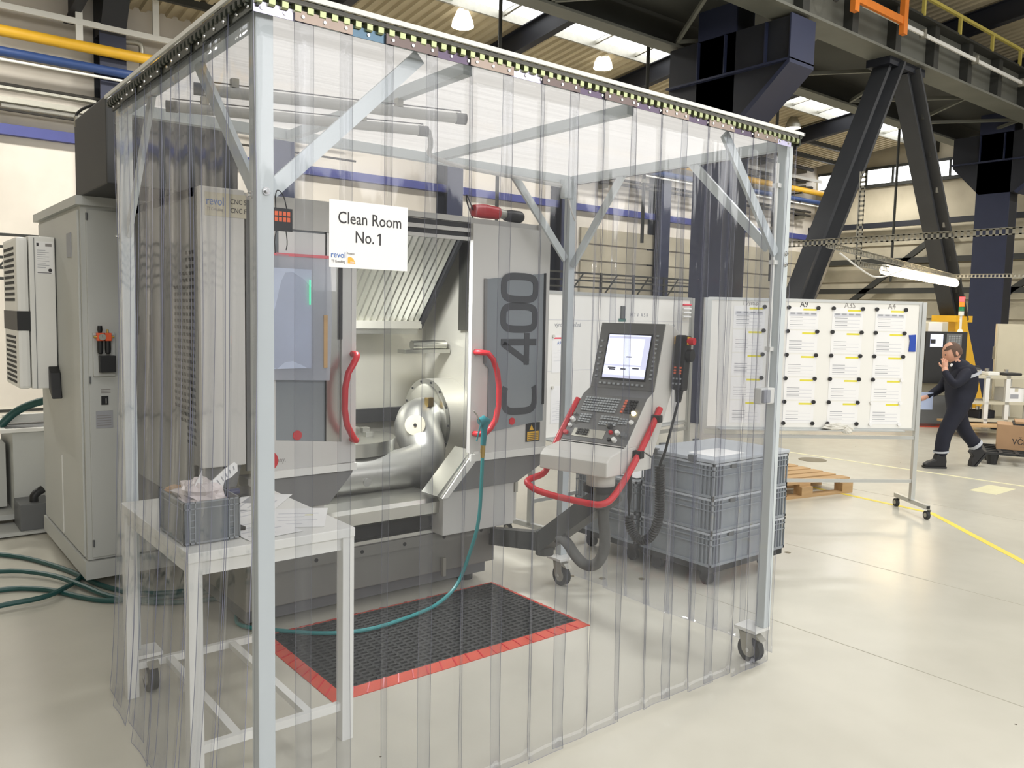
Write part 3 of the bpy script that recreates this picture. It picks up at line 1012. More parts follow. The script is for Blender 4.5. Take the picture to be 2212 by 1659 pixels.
# lamp tubes and wiring under the roof
M_['greytube'] = mat('grey_tube', (186, 186, 184), .4, 0, .03)
for (ax_, ay_), (bx_, by_), lab in (((.07, .67), (.95, .40), 'grey tubular light under the booth roof, nearer the curtain front'), ((.07, .985), (.96, .68), 'grey tubular light under the booth roof, nearer the machine')):
    t = thing('tubular_light', lab, 'light fitting', ((ax_ + bx_) / 2, (ay_ + by_) / 2, 2.38), 0, 'tubular lights under the booth roof')
    A_, B_ = Vector((ax_, ay_, 2.375)), Vector((bx_, by_, 2.375))
    dd = (B_ - A_).normalized()
    MB().cyl(A_, B_, .019, n=14).build('tube_body', M_['greytube'], t, True)
    for e_ in (A_, B_):
        MB().cyl(e_ - dd * .02, e_ + dd * .02, .021, n=14).build('end_cap', M_['skirt'], t, True)
    for f_ in (.12, .74):
        c_ = A_.lerp(B_, f_)
        MB().box(c_.x - .012, c_.x + .012, c_.y - .012, c_.y + .012, 2.392, 2.422).build('clip', M_['galv'], t)
    up_ = Vector((0, 0, .028))
    MB().tube([A_ + up_, A_.lerp(B_, .5) + up_ * .9, B_ + up_, B_], .0022, 6).build('wire', M_['skirt'], t)
t = thing('booth_cable', 'grey cable running from the tubular lights to the back corner', 'cable', (1.2, 1.2, 2.4))
MB().tube([(.98, .67, 2.375), (1.08, .80, 2.355), (1.25, 1.1, 2.375), (1.6, 1.35, 2.40), (2.0, 1.44, 2.41), (2.42, 1.44, 2.40)], .011, 8, 2).build('cable', M_['greytube'], t, True)
t = thing('junction_box', 'small grey junction box at the back right booth corner', 'box', (2.45, 1.4, 2.36))
MB().box(2.40, 2.48, 1.41, 1.45, 2.33, 2.44).build('box_body', M_['frame'], t, bevel=.004)
MB().tube([(2.44, 1.42, 2.33), (2.45, 1.41, 2.27), (2.48, 1.40, 2.2)], .006, 6, 1).build('cable', M_['white'], t, True)
t = thing('wall_switch', 'white surface-mounted switch box on the right booth post', 'switch', (2.40, .0, 1.29))
MB().box(2.375, 2.481, .002, .045, 1.255, 1.33).build('switch_body', M_['white'], t, bevel=.006)
MB().box(2.378, 2.43, -.012, .004, 1.262, 1.322).build('switch_key', M_['print'], t, bevel=.004)
MB().cyl((2.465, .035, 1.33), (2.465, .035, 2.36), .009, n=8).build('conduit', M_['white'], t, True)
for z in (1.5, 1.9, 2.25):
    MB().box(2.453, 2.482, .02, .05, z, z + .02).build('conduit_clip', M_['white'], t)

# the sign
t = thing('booth_sign', 'white paper sign reading Clean Room No. 1 stuck on the strips', 'sign', (.335, -.062, 1.77))
SY = -.050
MB().box(.191, .448, SY, SY + .0012, 1.767, 1.957).build('sheet', M_['paper'], t)
X, Z = (1, 0, 0), (0, 0, 1)
text('lettering', 'Clean', .048, M_['ink'], t, (.265, SY - .0004, 1.907), X, Z, sx=.86)
text('lettering', 'Room', .048, M_['ink'], t, (.376, SY - .0004, 1.907), X, Z, sx=.86)
text('lettering', 'No.', .048, M_['ink'], t, (.303, SY - .0004, 1.855), X, Z, sx=.86)
for a_, b_ in (((.3515, 1.838), (.3562, 1.872)),):
    MB().prism([(a_[0], a_[1]), (b_[0], a_[1]), (b_[0], b_[1]), (a_[0] + .001, b_[1]), (a_[0] - .008, b_[1] - .006), (a_[0] - .006, b_[1] - .009), (a_[0], b_[1] - .005)], 'y', SY - .001, SY).build('lettering', M_['ink'], t)
text('logo_text', 'revol', .024, M_['ink_blue'], t, (.219, SY - .0004, 1.802), X, Z, sx=.95)
text('logo_text', 'TT Consulting', .0105, M_['ink_grey'], t, (.219, SY - .0004, 1.784), X, Z, sx=.68)
text('logo_text', 'Project:', .008, M_['ink_grey'], t, (.259, SY - .0004, 1.808), X, Z)
MB().box(.2445, .2449, SY - .0005, SY, 1.778, 1.814).build('divider', M_['print_lt'], t)
lg = MB().prism([(.249, 1.780), (.249, 1.796), (.253, 1.799), (.260, 1.798), (.266, 1.794), (.271, 1.787), (.273, 1.780)], 'y', SY - .0005, SY).build('logo_shape', M_['ink_orange'], t)
text('logo_text', 'iter', .0095, M_['paper'], t, (.263, SY - .001, 1.784), X, Z)
# ================================================================ the milling machine
t = thing('milling_machine', 'light grey machining centre marked C400 with open doors and red handles', 'machine', (1.4, 2.2, 0))
mm = t
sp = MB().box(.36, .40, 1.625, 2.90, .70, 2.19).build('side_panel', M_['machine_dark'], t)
slot = MB().prism([(0, 0), (.026, .0), (.034, .016), (.008, .016)], 'x', -.002, .0).mesh('vent_slot', M_['darkgap'])
for r in range(29):
    z = 1.00 + r * .0318
    n = 7 if 4 < r < 24 else (5 if 2 < r < 26 else 3)
    for k in range(n):
        put('vent_slot', slot, sp).location = (.36, 1.665 + k * .047 + (r % 2) * .004, z)
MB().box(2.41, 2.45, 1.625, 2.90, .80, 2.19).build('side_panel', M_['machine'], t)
MB().box(.36, 2.45, 2.86, 2.90, .30, 2.19).build('rear_panel', M_['machine_dark'], t)
MB().box(.36, 2.45, 2.0, 2.90, 2.15, 2.19).build('top_panel', M_['machine'], t)
MB().box(.36, 1.14, 1.66, 2.0, 2.15, 2.19).build('top_panel', M_['machine'], t)
MB().box(1.87, 2.45, 1.66, 2.0, 2.15, 2.19).build('top_panel', M_['machine'], t)
# front left column with its sign
col = MB().box(.36, .565, 1.585, 1.625, .905, 2.19).build('front_column', M_['machine'], t, bevel=.006)
MB().box(.575, .595, 1.60, 1.62, .87, 2.15).build('door_seal', M_['machine_dark'], t)
pl = MB().box(.383, .572, 1.5825, 1.585, 2.06, 2.165).build('name_plate', M_['beige'], col)
pl2 = t
text('plate_text', 'revol', .055, M_['ink_blue'], col, (.428, 1.5815, 2.125), X, Z, sx=.72)
text('plate_text', 'TT Consulting', .02, M_['ink_grey'], col, (.428, 1.5815, 2.09), X, Z, sx=.62)
text('plate_text', 'CNC 5', .032, M_['ink'], col, (.535, 1.5815, 2.13), X, Z, sx=.8)
text('plate_text', 'CNC F', .032, M_['ink'], col, (.535, 1.5815, 2.09), X, Z, sx=.8)
MB().prism([(.36, .91), (.565, .905), (.54, .80), (.46, .66), (.36, .62)], 'y', 1.64, 1.70).build('column_foot', M_['machine_dark'], t)
# left door: frame bars and tinted pane
ld = MB().box(.60, .71, 1.58, 1.615, .85, 2.15).build('left_door', M_['machine'], t)
MB().box(1.06, 1.14, 1.58, 1.615, .865, 2.15).build('door_stile', M_['machine'], ld)
MB().box(.71, 1.06, 1.58, 1.615, 2.03, 2.15).build('door_rail', M_['machine'], ld)
MB().prism([(.71, .85), (1.06, .865), (1.06, .975), (.71, 1.01)], 'y', 1.58, 1.615).build('door_rail', M_['machine'], ld)
MB().box(.71, .975, 1.592, 1.600, .98, 2.03).build('door_pane', M_['glass_door'], ld)
MB().box(.975, 1.06, 1.592, 1.600, .975, 2.03).build('door_pane', M_['steel'], ld)  # steel strip stands in for the bright reflection on the glass
MB().box(.972, .978, 1.585, 1.600, .98, 2.03).build('pane_seal', M_['black'], ld)
MB().box(1.048, 1.062, 1.578, 1.60, 1.5, 2.03).build('pane_seal', M_['black'], ld)
MB().box(.60, 1.14, 1.565, 1.60, .825, .862).build('door_sill', M_['white'], ld)
MB().box(.73, 1.03, 1.588, 1.5915, 1.74, 2.02).build('notice_sheet', M_['paper'], ld)
MB().cyl((.825, 1.588, 1.025), (.825, 1.592, 1.025), .024, n=18).build('red_dot', M_['red'], ld)
# "Germany" mark with its red ring
text('door_text', 'Germany.', .035, M_['ink_grey'], ld, (.705, 1.5795, .912), X, Z, sx=.8)
MB().cyl((.675, 1.578, .912), (.675, 1.580, .912), .047, n=24).build('red_ring', M_['red'], ld)
MB().box(.60, .672, 1.5775, 1.5785, .88, .935).build('ring_cover', M_['machine'], ld)
# right door
rd = MB().prism([(1.87, .83), (2.45, .82), (2.45, 2.15), (1.87, 2.15)], 'y', 1.58, 1.615).build('right_door', M_['machine'], t, bevel=.004)
gl = MB().prism([(1.955, 1.842), (2.405, 1.895), (2.412, 1.00), (1.99, .955), (1.99, 1.33), (1.955, 1.36)], 'y', 1.572, 1.58).build('door_pane', M_['glass_door'], rd)
MB().prism([(2.395, 1.895), (2.412, 1.897), (2.418, 1.10), (2.400, 1.10)], 'y', 1.569, 1.573).build('pane_seal', M_['black'], rd)
MB().prism([(1.948, 1.845), (1.968, 1.845), (1.972, 1.36), (1.955, 1.36)], 'y', 1.570, 1.573).build('pane_seal', M_['skirt'], rd)
M_['c400'] = mat('dark_lettering', (62, 64, 68), .5, 0, .02)


def stroke(pts, closed=False, w=.042):
    """flat lettering stroke on the right door, coordinates (x, z)"""
    pts = [Vector((p[0], 0, p[1])) for p in pts]
    m = MB()
    n = len(pts)
    L, R_ = [], []
    for i, p in enumerate(pts):
        a = pts[(i - 1) % n] if closed or i else p
        b = pts[(i + 1) % n] if closed or i < n - 1 else p
        d = (b - a).normalized()
        s = Vector((-d.z, 0, d.x)) * w / 2
        L.append(p + s)
        R_.append(p - s)
    vs = [(q.x, 1.5695, q.z) for q in L + R_] + [(q.x, 1.572, q.z) for q in L + R_]
    fs = []
    for i in range(n if closed else n - 1):
        j = (i + 1) % n
        fs += [(i, j, n + j, n + i), (2 * n + i, 3 * n + i, 3 * n + j, 2 * n + j)]
        fs += [(i, 2 * n + i, 2 * n + j, j), (n + i, n + j, 3 * n + j, 3 * n + i)]
    return m.add(vs, fs)


def oval(cx_, cz, rx, rz, a0=0, a1=360, n=26, p=.55):
    out = []
    for i in range(n + 1):
        a = math.radians(a0 + (a1 - a0) * i / n)
        c, s = math.cos(a), math.sin(a)
        out.append((cx_ + rx * math.copysign(abs(c) ** p, c), cz + rz * math.copysign(abs(s) ** p, s)))
    return out


# letters lie on their side: reading direction is up, glyph tops point left
stroke(oval(2.225, 1.155, .118, .088, 30, -210)[::-1]).build('letter', M_['c400'], rd)
MB().box(2.075, 2.345, 1.5695, 1.572, 1.462, 1.500).box(2.252, 2.29, 1.5690, 1.572, 1.345, 1.535).build('letter', M_['c400'], rd)
stroke([(2.285, 1.358), (2.09, 1.472)], False, .036).build('letter', M_['c400'], rd)
stroke(oval(2.21, 1.625, .122, .068)[:-1], True).build('letter', M_['c400'], rd)
stroke(oval(2.21, 1.80, .122, .068)[:-1], True).build('letter', M_['c400'], rd)
MB().cyl((2.17, 1.568, 1.01), (2.17, 1.572, 1.01), .022, n=18).build('red_dot', M_['red'], rd)
MB().box(1.87, 2.45, 1.565, 1.60, .795, .835).build('door_sill', M_['white'], rd)
ws = MB().box(2.285, 2.395, 1.5755, 1.58, .875, .99).build('warning_label', M_['black'], rd)
MB().box(2.295, 2.385, 1.5745, 1.5755, .882, .936).build('label_panel', M_['yellow'], rd)
MB().prism([(2.31, .945), (2.345, .945), (2.3275, .978)], 'y', 1.5745, 1.5755).build('warning_triangle', M_['yellow'], rd)
for k in range(4):
    MB().box(2.30, 2.38, 1.574, 1.5745, .889 + k * .011, .892 + k * .011).build('label_line', M_['ink'], rd)
# handles
for nm, pts in (('left', [(1.12, 1.58, 1.425), (1.12, 1.53, 1.425), (1.105, 1.51, 1.405), (1.04, 1.50, 1.31), (1.035, 1.50, 1.10), (1.10, 1.515, .99), (1.12, 1.53, .985), (1.12, 1.58, .985)]),
                ('right', [(1.90, 1.58, 1.425), (1.90, 1.54, 1.425), (1.955, 1.505, 1.42), (2.013, 1.50, 1.28), (2.01, 1.50, 1.06), (1.945, 1.51, .965), (1.90, 1.54, .955), (1.90, 1.58, .955)])):
    MB().tube(pts, .0165, 12, 1).build('door_handle', M_['red'], t, True)
# header with slide rails above the opening
MB().box(1.14, 1.87, 1.60, 1.64, 2.155, 2.185).build('header_rail', M_['machine'], t)
MB().box(1.14, 1.87, 1.61, 1.66, 2.125, 2.15).build('header_rail', M_['black'], t)
MB().box(1.14, 1.87, 1.60, 1.64, 2.10, 2.122).build('header_rail', M_['machine'], t)
MB().box(1.14, 1.87, 1.62, 1.66, 2.075, 2.098).build('header_rail', M_['black'], t)
MB().box(1.14, 1.87, 1.60, 1.63, 2.055, 2.073).build('header_rail', M_['machine'], t)
# skirts, sloping edges of the opening
MB().prism([(.58, .83), (1.14, .83), (1.13, .80), (1.00, .655), (.85, .655), (.72, .70), (.58, .78)], 'y', 1.60, 1.72).build('skirt', M_['skirt'], t)
MB().prism([(1.90, .80), (2.45, .795), (2.45, .73), (2.24, .63), (1.70, .625)], 'y', 1.60, 1.72).build('skirt', M_['skirt'], t)
sl = MB().prism([(1.685, .60), (1.72, .60), (1.93, .81), (1.93, .85), (1.90, .85)], 'y', 1.575, 1.61).build('sloping_sill', M_['white'], t)
MB().prism([(1.655, .615), (1.685, .60), (1.90, .845), (1.885, .86)], 'y', 1.59, 1.75).build('sloping_lip', M_['steel'], t)
MB().box(1.72, 2.235, 1.62, 1.74, .37, .635).build('lower_box', M_['machine'], t, bevel=.004)
MB().box(.62, .99, 1.63, 1.74, .60, .70).build('lower_box', M_['machine'], t, bevel=.004)
MB().box(2.235, 2.32, 1.70, 1.8, .36, .55).build('side_bracket', M_['machine'], t)
MB().box(2.235, 2.315, 1.70, 1.8, .58, .66).build('side_bracket', M_['white'], t)
# chip pan and base
MB().prism([(1.70, .48), (1.665, .50), (1.66, .565), (1.68, .585), (1.80, .60), (2.75, .56), (2.75, .48)], 'x', .80, 1.73).build('chip_pan', M_['steel'], t)
MB().box(.62, 2.2, 1.78, 2.8, .36, .48).build('base_core', M_['darkgap'], t)
ba = MB().box(.62, 2.185, 1.74, 2.80, .12, .365).build('base_tank', M_['base'], t, bevel=.006)
MB().box(.62, 2.185, 1.725, 1.74, .30, .36).build('tank_rim', M_['base'], ba)
MB().box(.62, 2.185, 1.735, 1.80, .365, .385).build('tank_lip', M_['steel'], ba)
for k in range(6):
    x = .72 + k * .27
    MB().cyl((x, 1.722, .33), (x, 1.726, .33), .011, n=10).build('bolt', M_['black'], ba)
MB().box(.64, 2.16, 1.80, 2.75, .04, .12).build('base_plinth', M_['machine_dark'], t)
for x in (.75, 2.05):
    MB().cyl((x, 1.86, 0), (x, 1.86, .06), .05, n=14).build('levelling_foot', M_['black'], t)
lat = MB().box(1.78, 1.80, 1.70, 1.725, .10, .21).build('latch', M_['galv'], t)
# --- work chamber
ch = MB().box(.76, 2.36, 2.70, 2.72, .55, 2.12).build('chamber_rear', M_['steel_rough'], t)
MB().box(1.38, 1.62, 2.69, 2.70, .98, 1.52).build('rear_cover', M_['cream_steel'], ch)
MB().box(.76, 2.36, 2.66, 2.70, .90, .99).build('rear_slot', M_['darkgap'], ch)
MB().box(1.66, 1.70, 2.685, 2.70, .95, 1.56).build('rear_weld', M_['galv'], ch)
MB().box(2.28, 2.30, 1.66, 2.70, .55, 2.12).build('chamber_side', M_['cream_steel'], t)
MB().box(.76, .78, 1.66, 2.70, .55, 2.12).build('chamber_side', M_['steel_rough'], t)
MB().box(.76, 2.36, 1.68, 2.70, 2.10, 2.12).build('chamber_top', M_['darkgap'], t)
MB().prism([(1.66, 1.56), (2.26, 1.53), (2.26, 2.10), (1.66, 2.10)], 'x', 2.25, 2.278).build('wiper_plate', mat('dark_scraper_steel', (86, 86, 80), .4, .8, .15, 6, .05, stretch=(1, 8, 1)), t)
MB().box(2.25, 2.28, 1.66, 1.98, .62, 1.46).build('side_seal', M_['black'], t)
# ribbed slanting cover
m = MB()
vs, fs = [], []
xs = [(1.02 + .0115 * k) for k in range(94)]
for k, xx in enumerate(xs):
    o = .012 * abs(((k % 4) - 2) / 2)
    for (yy, zz) in ((2.06, 2.11), (2.50, 1.585)):
        vs.append((xx, yy - o, zz - o * .8))
for k in range(len(xs) - 1):
    fs.append((2 * k, 2 * k + 1, 2 * k + 3, 2 * k + 2))
n = len(vs)
m.add(vs, fs)
m.prism([(2.07, 2.12), (2.12, 2.12), (2.53, 1.60), (2.51, 1.585)], 'x', 1.02, 2.09)
rc = m.build('ribbed_cover', M_['steel'], t)
MB().box(1.02, 2.10, 2.47, 2.52, 1.535, 1.585).build('cover_bar', M_['steel_rough'], rc)
MB().box(1.02, 2.08, 2.49, 2.54, 1.50, 1.535).build('cover_bar', M_['steel'], rc)
MB().prism([(2.02, 2.11), (2.06, 2.11), (2.52, 1.56), (2.50, 1.53)], 'x', 2.095, 2.12).build('cover_edge', M_['black'], rc)
MB().cyl((1.98, 2.40, 1.43), (2.24, 2.40, 1.43), .03, n=14).build('lamp_housing', M_['steel'], t, True)
MB().box(1.92, 2.27, 2.38, 2.48, 1.375, 1.40).build('lamp_shelf', M_['steel'], t)
M_['chamber_lamp'] = mat('chamber_lamp', (255, 255, 244), .5, 0, 0, emit=9)
for x, y, z in ((1.0, 1.74, 2.02),):
    MB().box(.80, 1.02, y - .03, y + .03, z, z + .04).build('chamber_lamp', M_['chamber_lamp'], t)
# --- swivelling trunnion
tr = MB().cyl((2.10, 2.40, .92), (2.28, 2.40, .92), .285, n=48).build('trunnion_flange', M_['cream_steel'], t, True)
MB().cyl((2.095, 2.40, .92), (2.10, 2.40, .92), .285, n=48).cyl((2.085, 2.40, .92), (2.095, 2.40, .92), .235, .25, n=48).build('flange_ring', M_['steel'], tr, True)
for k in range(14):
    a = 2 * PI * k / 14
    MB().cyl((2.09, 2.40 + .268 * math.cos(a), .92 + .268 * math.sin(a)), (2.096, 2.40 + .268 * math.cos(a), .92 + .268 * math.sin(a)), .008, n=8).build('flange_bolt', M_['black'], tr)
y0 = MB()
path = [(2.12, 2.38, .93), (2.0, 2.33, .94), (1.935, 2.26, .90), (1.93, 2.16, .79), (1.88, 2.09, .71), (1.75, 2.06, .69), (1.5, 2.05, .69), (.95, 2.05, .69)]
rad = [.22, .21, .19, .175, .16, .135, .118, .115, .112, .112, .112, .112, .112, .112, .112, .112]
yk = MB().tube(path, [.15, .15, .15, .15, .148, .146, .143, .140, .136, .132, .128, .122, .118, .115, .115, .115, .115, .115], 28, 1).build('trunnion_yoke', M_['cast'], t, True)
bo = MB().cyl((1.875, 2.17, .935), (1.836, 2.118, .945), .064, n=28).build('yoke_cap', M_['beige'], yk, True)
MB().cyl((1.837, 2.12, .945), (1.833, 2.112, .946), .010, n=10).build('cap_screw', M_['black'], bo)
MB().box(1.98, 2.03, 2.20, 2.24, 1.04, 1.10).build('valve_block', M_['brass'], yk, bevel=.006)
MB().cyl((1.405, 1.938, .665), (1.405, 1.93, .663), .026, n=16).build('grease_port', M_['chrome'], yk, True)
tb = MB().cyl((1.42, 2.30, .80), (1.42, 2.30, .88), .33, n=48).cyl((1.42, 2.30, .74), (1.42, 2.30, .80), .27, n=40).build('rotary_table', M_['steel'], t, True)
for k, (dx, dy, w, d, h) in enumerate(((-.1, -.05, .05, .05, .05), (.0, -.08, .06, .04, .035), (.08, .0, .05, .06, .05), (-.05, .1, .07, .04, .06), (.12, -.1, .05, .05, .03), (.02, .04, .1, .05, .03), (-.16, .02, .04, .06, .04), (.18, .05, .05, .05, .035))):
    MB().box(1.42 + dx, 1.42 + dx + w, 2.30 + dy, 2.30 + dy + d, .88, .88 + h).build('clamp_block', M_['steel'], tb, bevel=.003)
lamp = area('chamber_light', (1.35, 1.80, 2.03), (1.75, 2.5, .9), .5, .08, 42, (1, 1, .97))

# things on and around the machine
t = thing('power_tool', 'red and black hand tool lying on top of the machine', 'tool', (2.1, 1.66, 2.19))
MB().tube([(1.94, 1.68, 2.235), (2.00, 1.68, 2.238), (2.12, 1.68, 2.235)], [.034, .042, .036], 12, 0).build('tool_body', M_['red'], t, True)
MB().tube([(2.12, 1.68, 2.235), (2.17, 1.68, 2.233)], .027, 12).build('tool_collar', M_['galv'], t, True)
MB().tube([(2.17, 1.68, 2.228), (2.21, 1.68, 2.228), (2.285, 1.68, 2.228), (2.30, 1.68, 2.228)], [.030, .036, .036, .028], 12).build('tool_chuck', M_['black'], t, True)
MB().tube([(1.94, 1.68, 2.235), (1.91, 1.69, 2.30), (1.90, 1.70, 2.33), (1.92, 1.72, 2.28), (1.98, 1.74, 2.20)], .004, 6, 2).build('tool_cord', M_['black'], t, True)
t = thing('eye_bolt', 'small dark lifting eye on the machine roof edge left of the sign', 'eye bolt', (.72, 1.72, 2.19))
MB().cyl((.72, 1.72, 2.19), (.72, 1.72, 2.20), .02, n=12).tube([(.72 + .018 * math.cos(a), 1.72, 2.22 + .018 * math.sin(a)) for a in [2 * PI * k / 12 for k in range(13)]], .006, 6).build('eye', M_['black'], t)

t = thing('air_gun', 'teal air blow gun hooked on the right red door handle', 'air gun', (1.90, 1.50, .96))
MB().tube([(1.865, 1.485, 1.035), (1.895, 1.485, 1.045), (1.925, 1.485, 1.035)], [.022, .027, .02], 10).build('gun_body', M_['tealgun'], t, True)
MB().tube([(1.905, 1.485, 1.04), (1.90, 1.485, .98), (1.895, 1.485, .90)], [.022, .018, .016], 10).build('gun_grip', M_['tealgun'], t, True)
MB().tube([(1.865, 1.485, 1.04), (1.845, 1.485, 1.08), (1.825, 1.485, 1.10)], .004, 6).build('nozzle', M_['galv'], t)
MB().tube([(1.868, 1.47, 1.03), (1.85, 1.47, .98), (1.838, 1.47, .93)], .005, 6, 1).build('trigger', M_['tealgun'], t)
MB().tube([(1.895, 1.485, .90), (1.893, 1.485, .87), (1.892, 1.485, .83)], [.013, .015, .011], 10).build('fitting', M_['brass'], t, True)
t = thing('air_hose', 'teal air hose hanging from the air gun and trailing over the mat', 'hose', (1.1, 1.4, .02))
MB().tube([(1.892, 1.485, .83), (1.885, 1.48, .70), (1.865, 1.47, .45), (1.83, 1.52, .25), (1.76, 1.52, .10), (1.60, 1.47, .04), (1.42, 1.42, .034), (1.11, 1.37, .034), (.91, 1.46, .034), (.75, 1.64, .03), (.62, 1.86, .012), (.66, 2.0, .012), (.75, 2.2, .012)],
          .0105, 8, 2).build('hose', M_['teal'], t, True)

# zip bag hanging on the left door, in front of it
t = thing('zip_bag', 'large clear zip bag with red seal hanging on the left door', 'bag', (.80, 1.565, 1.32))
vs, fs = [], []
nx, nz = 9, 14
for side in (0, 1):
    for j in range(nz + 1):
        for i in range(nx + 1):
            u, v = i / nx, j / nz
            puff = .016 * math.sin(PI * u) * math.sin(PI * min(1, v * 1.1)) + .003 * math.sin(9 * u + 5 * v)
            vs.append((.62 + .36 * u + .012 * math.sin(3 * v), 1.555 + (-puff - .002 if side else 0), 1.31 + .60 * v - .015 * u))
o_ = (nx + 1) * (nz + 1)
for j in range(nz):
    for i in range(nx):
        a = j * (nx + 1) + i
        fs += [(a, a + 1, a + nx + 2, a + nx + 1), (o_ + a, o_ + a + nx + 1, o_ + a + nx + 2, o_ + a + 1)]
MB().add(vs, fs).build('bag_film', M_['film'], t, True)
MB().box(.62, .985, 1.551, 1.558, 1.898, 1.912).build('zip_seal', mat('pink_seal', (226, 120, 130), .5, 0, .02), t)
MB().box(.66, .88, 1.548, 1.5545, 1.36, 1.84).build('bag_content', mat('pale_blue_folder', (190, 200, 222), .4, 0, .12, 4), t)
MB().box(.945, .965, 1.546, 1.556, 1.36, 1.62).build('bag_edge_strip', M_['wood'], t)
M_['green_led'] = mat('green_led', (40, 230, 130), .5, 0, 0, emit=2.5)
MB().box(.865, .869, 1.535, 1.538, 1.67, 1.79).build('light_bar', M_['green_led'], t)

# control panel on its arm (local frame: x to the right seen from its front, y backwards)
SC = .88


def pz(z):
    return 1.644 + (z - 1.644) * SC


PAX, PAY = 1.751, .362
RZ = math.atan2(-.9695, .245)
t = thing('control_console', 'grey CNC control console with lit screen and red rails on a black arm', 'console', (PAX, PAY, 0), RZ)
w0 = -.42 * SC
M_['shell'] = mat('console_shell', (206, 204, 198), .45, 0, .02)


def prof(pts):
    return [(k * SC, pz(z)) for k, z in pts]


MB().prism(prof([(0, .82), (0, .895), (.035, .925), (.19, .95), (.30, .95), (.495, .86), (.49, .80)]), 'x', w0, 0).build('shelf', M_['shell'], t, bevel=.006, world=False)
MB().prism(prof([(.19, .945), (.42, 1.195), (.50, 1.232), (.612, 1.608), (.70, 1.60), (.80, 1.55), (.73, 1.25), (.50, .87), (.30, .945)]), 'x', w0, 0).build('housing', M_['shell'], t, bevel=.004, world=False)
MB().box(w0 + .01, -.01, .185 * SC, .20 * SC, pz(.945), pz(.953)).build('shelf_gap', M_['darkgap'], t, world=False)


def facet(p0, p1):
    """frame of an inclined facet: returns f(u, v, h) with u 0..1 across, v 0..1 up the slope, h out of it"""
    (k0, z0), (k1, z1) = [(k * SC, pz(z)) for k, z in (p0, p1)]
    L = math.hypot(k1 - k0, z1 - z0)
    nk, nz_ = -(z1 - z0) / L, (k1 - k0) / L

    def f(u, v, h=0.0):
        return Vector((w0 + (0 - w0) * u, k0 + (k1 - k0) * v + nk * h, z0 + (z1 - z0) * v + nz_ * h))
    return f


def facet_box(f, u0, u1, v0, v1, h0, h1):
    vs = [f(u, v, h) for u in (u0, u1) for v in (v0, v1) for h in (h0, h1)]
    return MB().add(vs, [(0, 1, 3, 2), (4, 6, 7, 5), (0, 4, 5, 1), (2, 3, 7, 6), (0, 2, 6, 4), (1, 5, 7, 3)])


LO = facet((.205, .96), (.42, 1.195))
UP = facet((.50, 1.232), (.612, 1.608))
M_['console'] = mat('console_face_grey', (98, 98, 97), .5, 0, .02)
M_['screen'] = mat('lit_screen', (222, 226, 252), .3, 0, 0, emit=.95)
M_['screen_bar'] = mat('lit_screen_bar', (196, 198, 222), .3, 0, 0, emit=.7)
M_['key'] = mat('pale_key', (150, 154, 156), .5, 0, .02)
M_['key_blk'] = mat('black_key', (24, 24, 25), .5, 0, .02)
M_['key_or'] = mat('orange_key', (222, 106, 70), .5, 0, .02)
facet_box(LO, .012, .988, -.01, 1.0, -.004, .004).build('keyboard_face', M_['console'], t, world=False)
MID = facet((.42, 1.195), (.50, 1.232))
facet_box(MID, .012, .988, 0, 1, -.003, .003).build('keyboard_face', M_['console'], t, world=False)
sf = facet_box(UP, .012, .988, 0, .995, -.004, .006).build('screen_face', M_['console'], t, world=False)
facet_box(UP, .15, .84, .13, .83, .006, .009).build('screen_bezel', M_['black'], t, world=False)
sc = facet_box(UP, .175, .82, .16, .81, .009, .011).build('screen', M_['screen'], t, world=False)
facet_box(UP, .175, .82, .755, .79, .011, .0115).build('screen_band', M_['screen_bar'], sc, world=False)
facet_box(UP, .74, .82, .30, .755, .011, .0115).build('screen_band', M_['screen_bar'], sc, world=False)
facet_box(UP, .175, .74, .335, .36, .011, .0115).build('screen_band', M_['screen_bar'], sc, world=False)
facet_box(UP, .175, .82, .16, .20, .011, .0115).build('screen_band', M_['screen_bar'], sc, world=False)
for u0, u1, v0 in ((.24, .36, .30), (.26, .36, .275), (.44, .52, .285), (.62, .72, .30), (.50, .58, .47)):
    facet_box(UP, u0, u1, v0, v0 + .018, .011, .0117).build('screen_text', M_['print'] if v0 > .4 else M_['ink'], sc, world=False)
for k in range(11):
    facet_box(UP, .895, .93, .16 + k * .064, .185 + k * .064, .006, .011).build('soft_key', M_['key'], t, world=False)
for k in range(10):
    facet_box(UP, .14 + k * .072, .175 + k * .072, .055, .085, .006, .011).build('soft_key', M_['key'], t, world=False)
for k in range(7):
    facet_box(UP, .055, .09, .16 + k * .09, .185 + k * .09, .006, .011).build('soft_key', M_['key'], t, world=False)
for r in range(6):
    for c in range(13):
        facet_box(LO, .10 + c * .041, .133 + c * .041, .90 - r * .055, .935 - r * .055, .004, .010).build('key', M_['key'], t, world=False)
for r in range(5):
    for c in range(4):
        facet_box(LO, .70 + c * .05, .74 + c * .05, .89 - r * .06, .93 - r * .06, .004, .010).build('key', M_['key_or'] if c == 0 else M_['key_blk'], t, world=False)
for (u0, v0, nc, nr) in ((.14, .52, 4, 2), (.14, .42, 4, 2), (.46, .52, 6, 2), (.46, .40, 6, 2), (.74, .50, 3, 3)):
    for r in range(nr):
        for c in range(nc):
            facet_box(LO, u0 + c * .045, u0 + .036 + c * .045, v0 - r * .045, v0 + .03 - r * .045, .004, .010).build('key', M_['key'], t, world=False)
facet_box(LO, .14, .62, .07, .24, .004, .006).build('label_plate', M_['galv'], t, world=False)
for r in range(3):
    for c in range(4):
        facet_box(LO, .20 + c * .045, .235 + c * .045, .20 - r * .045, .23 - r * .045, .006, .011).build('key', M_['key_blk'], t, world=False)
M_['amber'] = mat('amber_lamp', (255, 226, 150), .5, 0, 0, emit=8)
